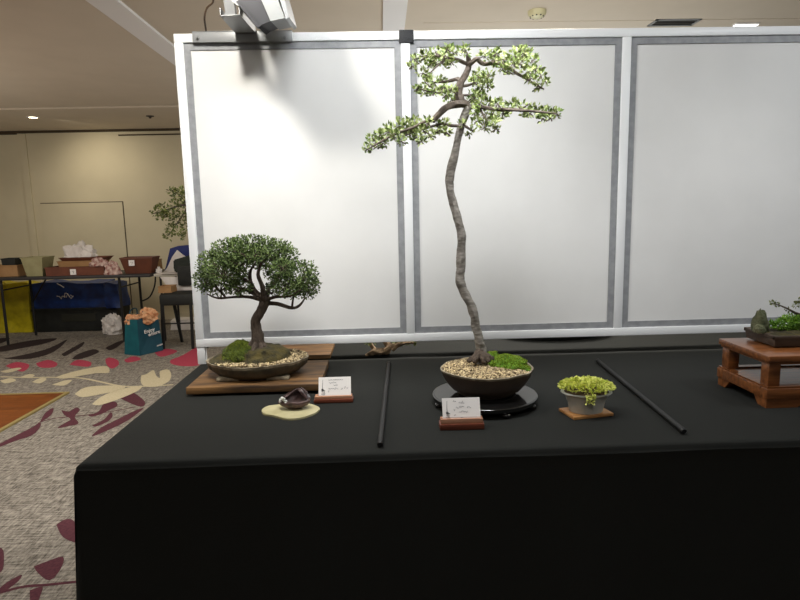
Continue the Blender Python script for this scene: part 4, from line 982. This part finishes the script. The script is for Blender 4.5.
m = MB(); m.prism([Vector((P(x, y, 4.32).x, 4.32, max(P(x, y, 4.32).z, TW+.007))) for x, y in ((175, 279), (173.5, 268), (173, 260), (180, 258), (190, 255), (200, 254), (200, 279))], (0, .15, 0))
bmesh.ops.bevel(m.b, geom=m.b.edges[:], offset=.012, segments=2, affect='EDGES')
tag(m.build('dark_bag', 'greenbag', loc=(P(186, 270, 4.32).x, 4.32, TW+.007), recalc=True), 'dark green-black bag in front of the white sheet', 'bag')
m = MB(); p = G(185, 330, 0); m.box((p.x-.2, p.y, .003), (p.x+.25, p.y+.25, .14)); crumple(m, .02, 6, 4, 2, .003)
tag(m.build('white_box', 'paper', loc=(p.x, p.y, 0)), 'pale low box on the carpet under the dark chair', 'box')

# ================================================================== LIGHT
def area(name, loc, target, size, power, col=(1, 1, 1), sy=None, spread=180):
    l = bpy.data.lights.new(name, 'AREA'); l.energy = power; l.color = col; l.size = size
    if sy: l.shape = 'RECTANGLE'; l.size_y = sy
    l.spread = radians(spread)
    o = bpy.data.objects.new(name, l); COL.objects.link(o); o.location = loc
    o.rotation_euler = (Vector(target)-Vector(loc)).to_track_quat('-Z', 'Y').to_euler(); return o
def spot(name, loc, target, power, ang, col, r=.05, blend=.6):
    l = bpy.data.lights.new(name, 'SPOT'); l.energy = power; l.color = col; l.spot_size = radians(ang); l.spot_blend = blend; l.shadow_soft_size = r
    o = bpy.data.objects.new(name, l); COL.objects.link(o); o.location = loc
    o.rotation_euler = (Vector(target)-Vector(loc)).to_track_quat('-Z', 'Y').to_euler(); return o
area('key_left', (.24, -.74, 2.83), (.7, 0, 1.6), .10, 15, (1, .95, .86))
area('ceiling_panel_a', (1.1, -1.15, 2.84), (1.2, -.1, .9), .9, 30, (.95, .98, 1), sy=.3)
area('ceiling_panel_b', (-2.8, 1.2, 2.83), (-2.8, 1.2, 0), .8, 40, (1, .96, .9))
area('ceiling_panel_c', (-3.0, -.8, 2.83), (-3.0, -.8, 0), 1.0, 50, (1, .96, .9))
area('ceiling_panel_d', (3.6, -1.15, 2.83), (3.2, -.1, .6), .8, 22, (.93, .97, 1))
area('ceiling_panel_e', (1.8, .9, 2.83), (1.8, .9, 0), 1.0, 100, (1, .95, .88))
area('front_fill', (1.3, -3.2, 2.83), (1.3, -.9, .8), 1.0, 17, (1, .98, .95))  # added frontal fill that brightens the cards, trunk and pots
area('fill_uplight_a', (2.2, 2.8, 1.0), (2.2, 3.0, 3), 1.6, 46, (.92, .97, 1))  # added light hidden behind the screen, brightens the ceiling
area('fill_uplight_b', (-4.6, 1.5, 1.3), (-4.2, 1.8, 3), 1.4, 42, (1, .94, .84))  # added light left of the view, lifts the ceiling there
spot('screen_fill_a', (.30, -1.18, 2.82), (.25, 0, .95), 100, 62, (1, .97, .92), .18, 1)  # three added spots that brighten the lower part of the screen
spot('screen_fill_b', (1.55, -1.18, 2.82), (1.5, 0, .95), 66, 66, (1, .99, .96), .18, 1)
spot('screen_fill_c', (2.75, -1.18, 2.82), (2.75, 0, .9), 42, 66, (1, .99, .97), .18, 1)
spot('wall_wash', (dl.x+.2, dl.y+.2, CZ-.03), (dl.x+.45, WY, 1.7), 36, 130, (1, .9, .72), .08, 1)
spot('wall_wash_b', (-6.2, 5.0, CZ-.03), (-6.2, WY, 1.5), 26, 130, (1, .9, .72), .08, 1)
W = bpy.data.worlds.new('world'); S.world = W; W.use_nodes = True
W.node_tree.nodes['Background'].inputs[0].default_value = (1, .95, .88, 1); W.node_tree.nodes['Background'].inputs[1].default_value = .05

S.view_settings.view_transform = 'Standard'; S.view_settings.look = 'None'; S.view_settings.gamma = 1; S.view_settings.exposure = 0
S.view_settings.use_curve_mapping = False
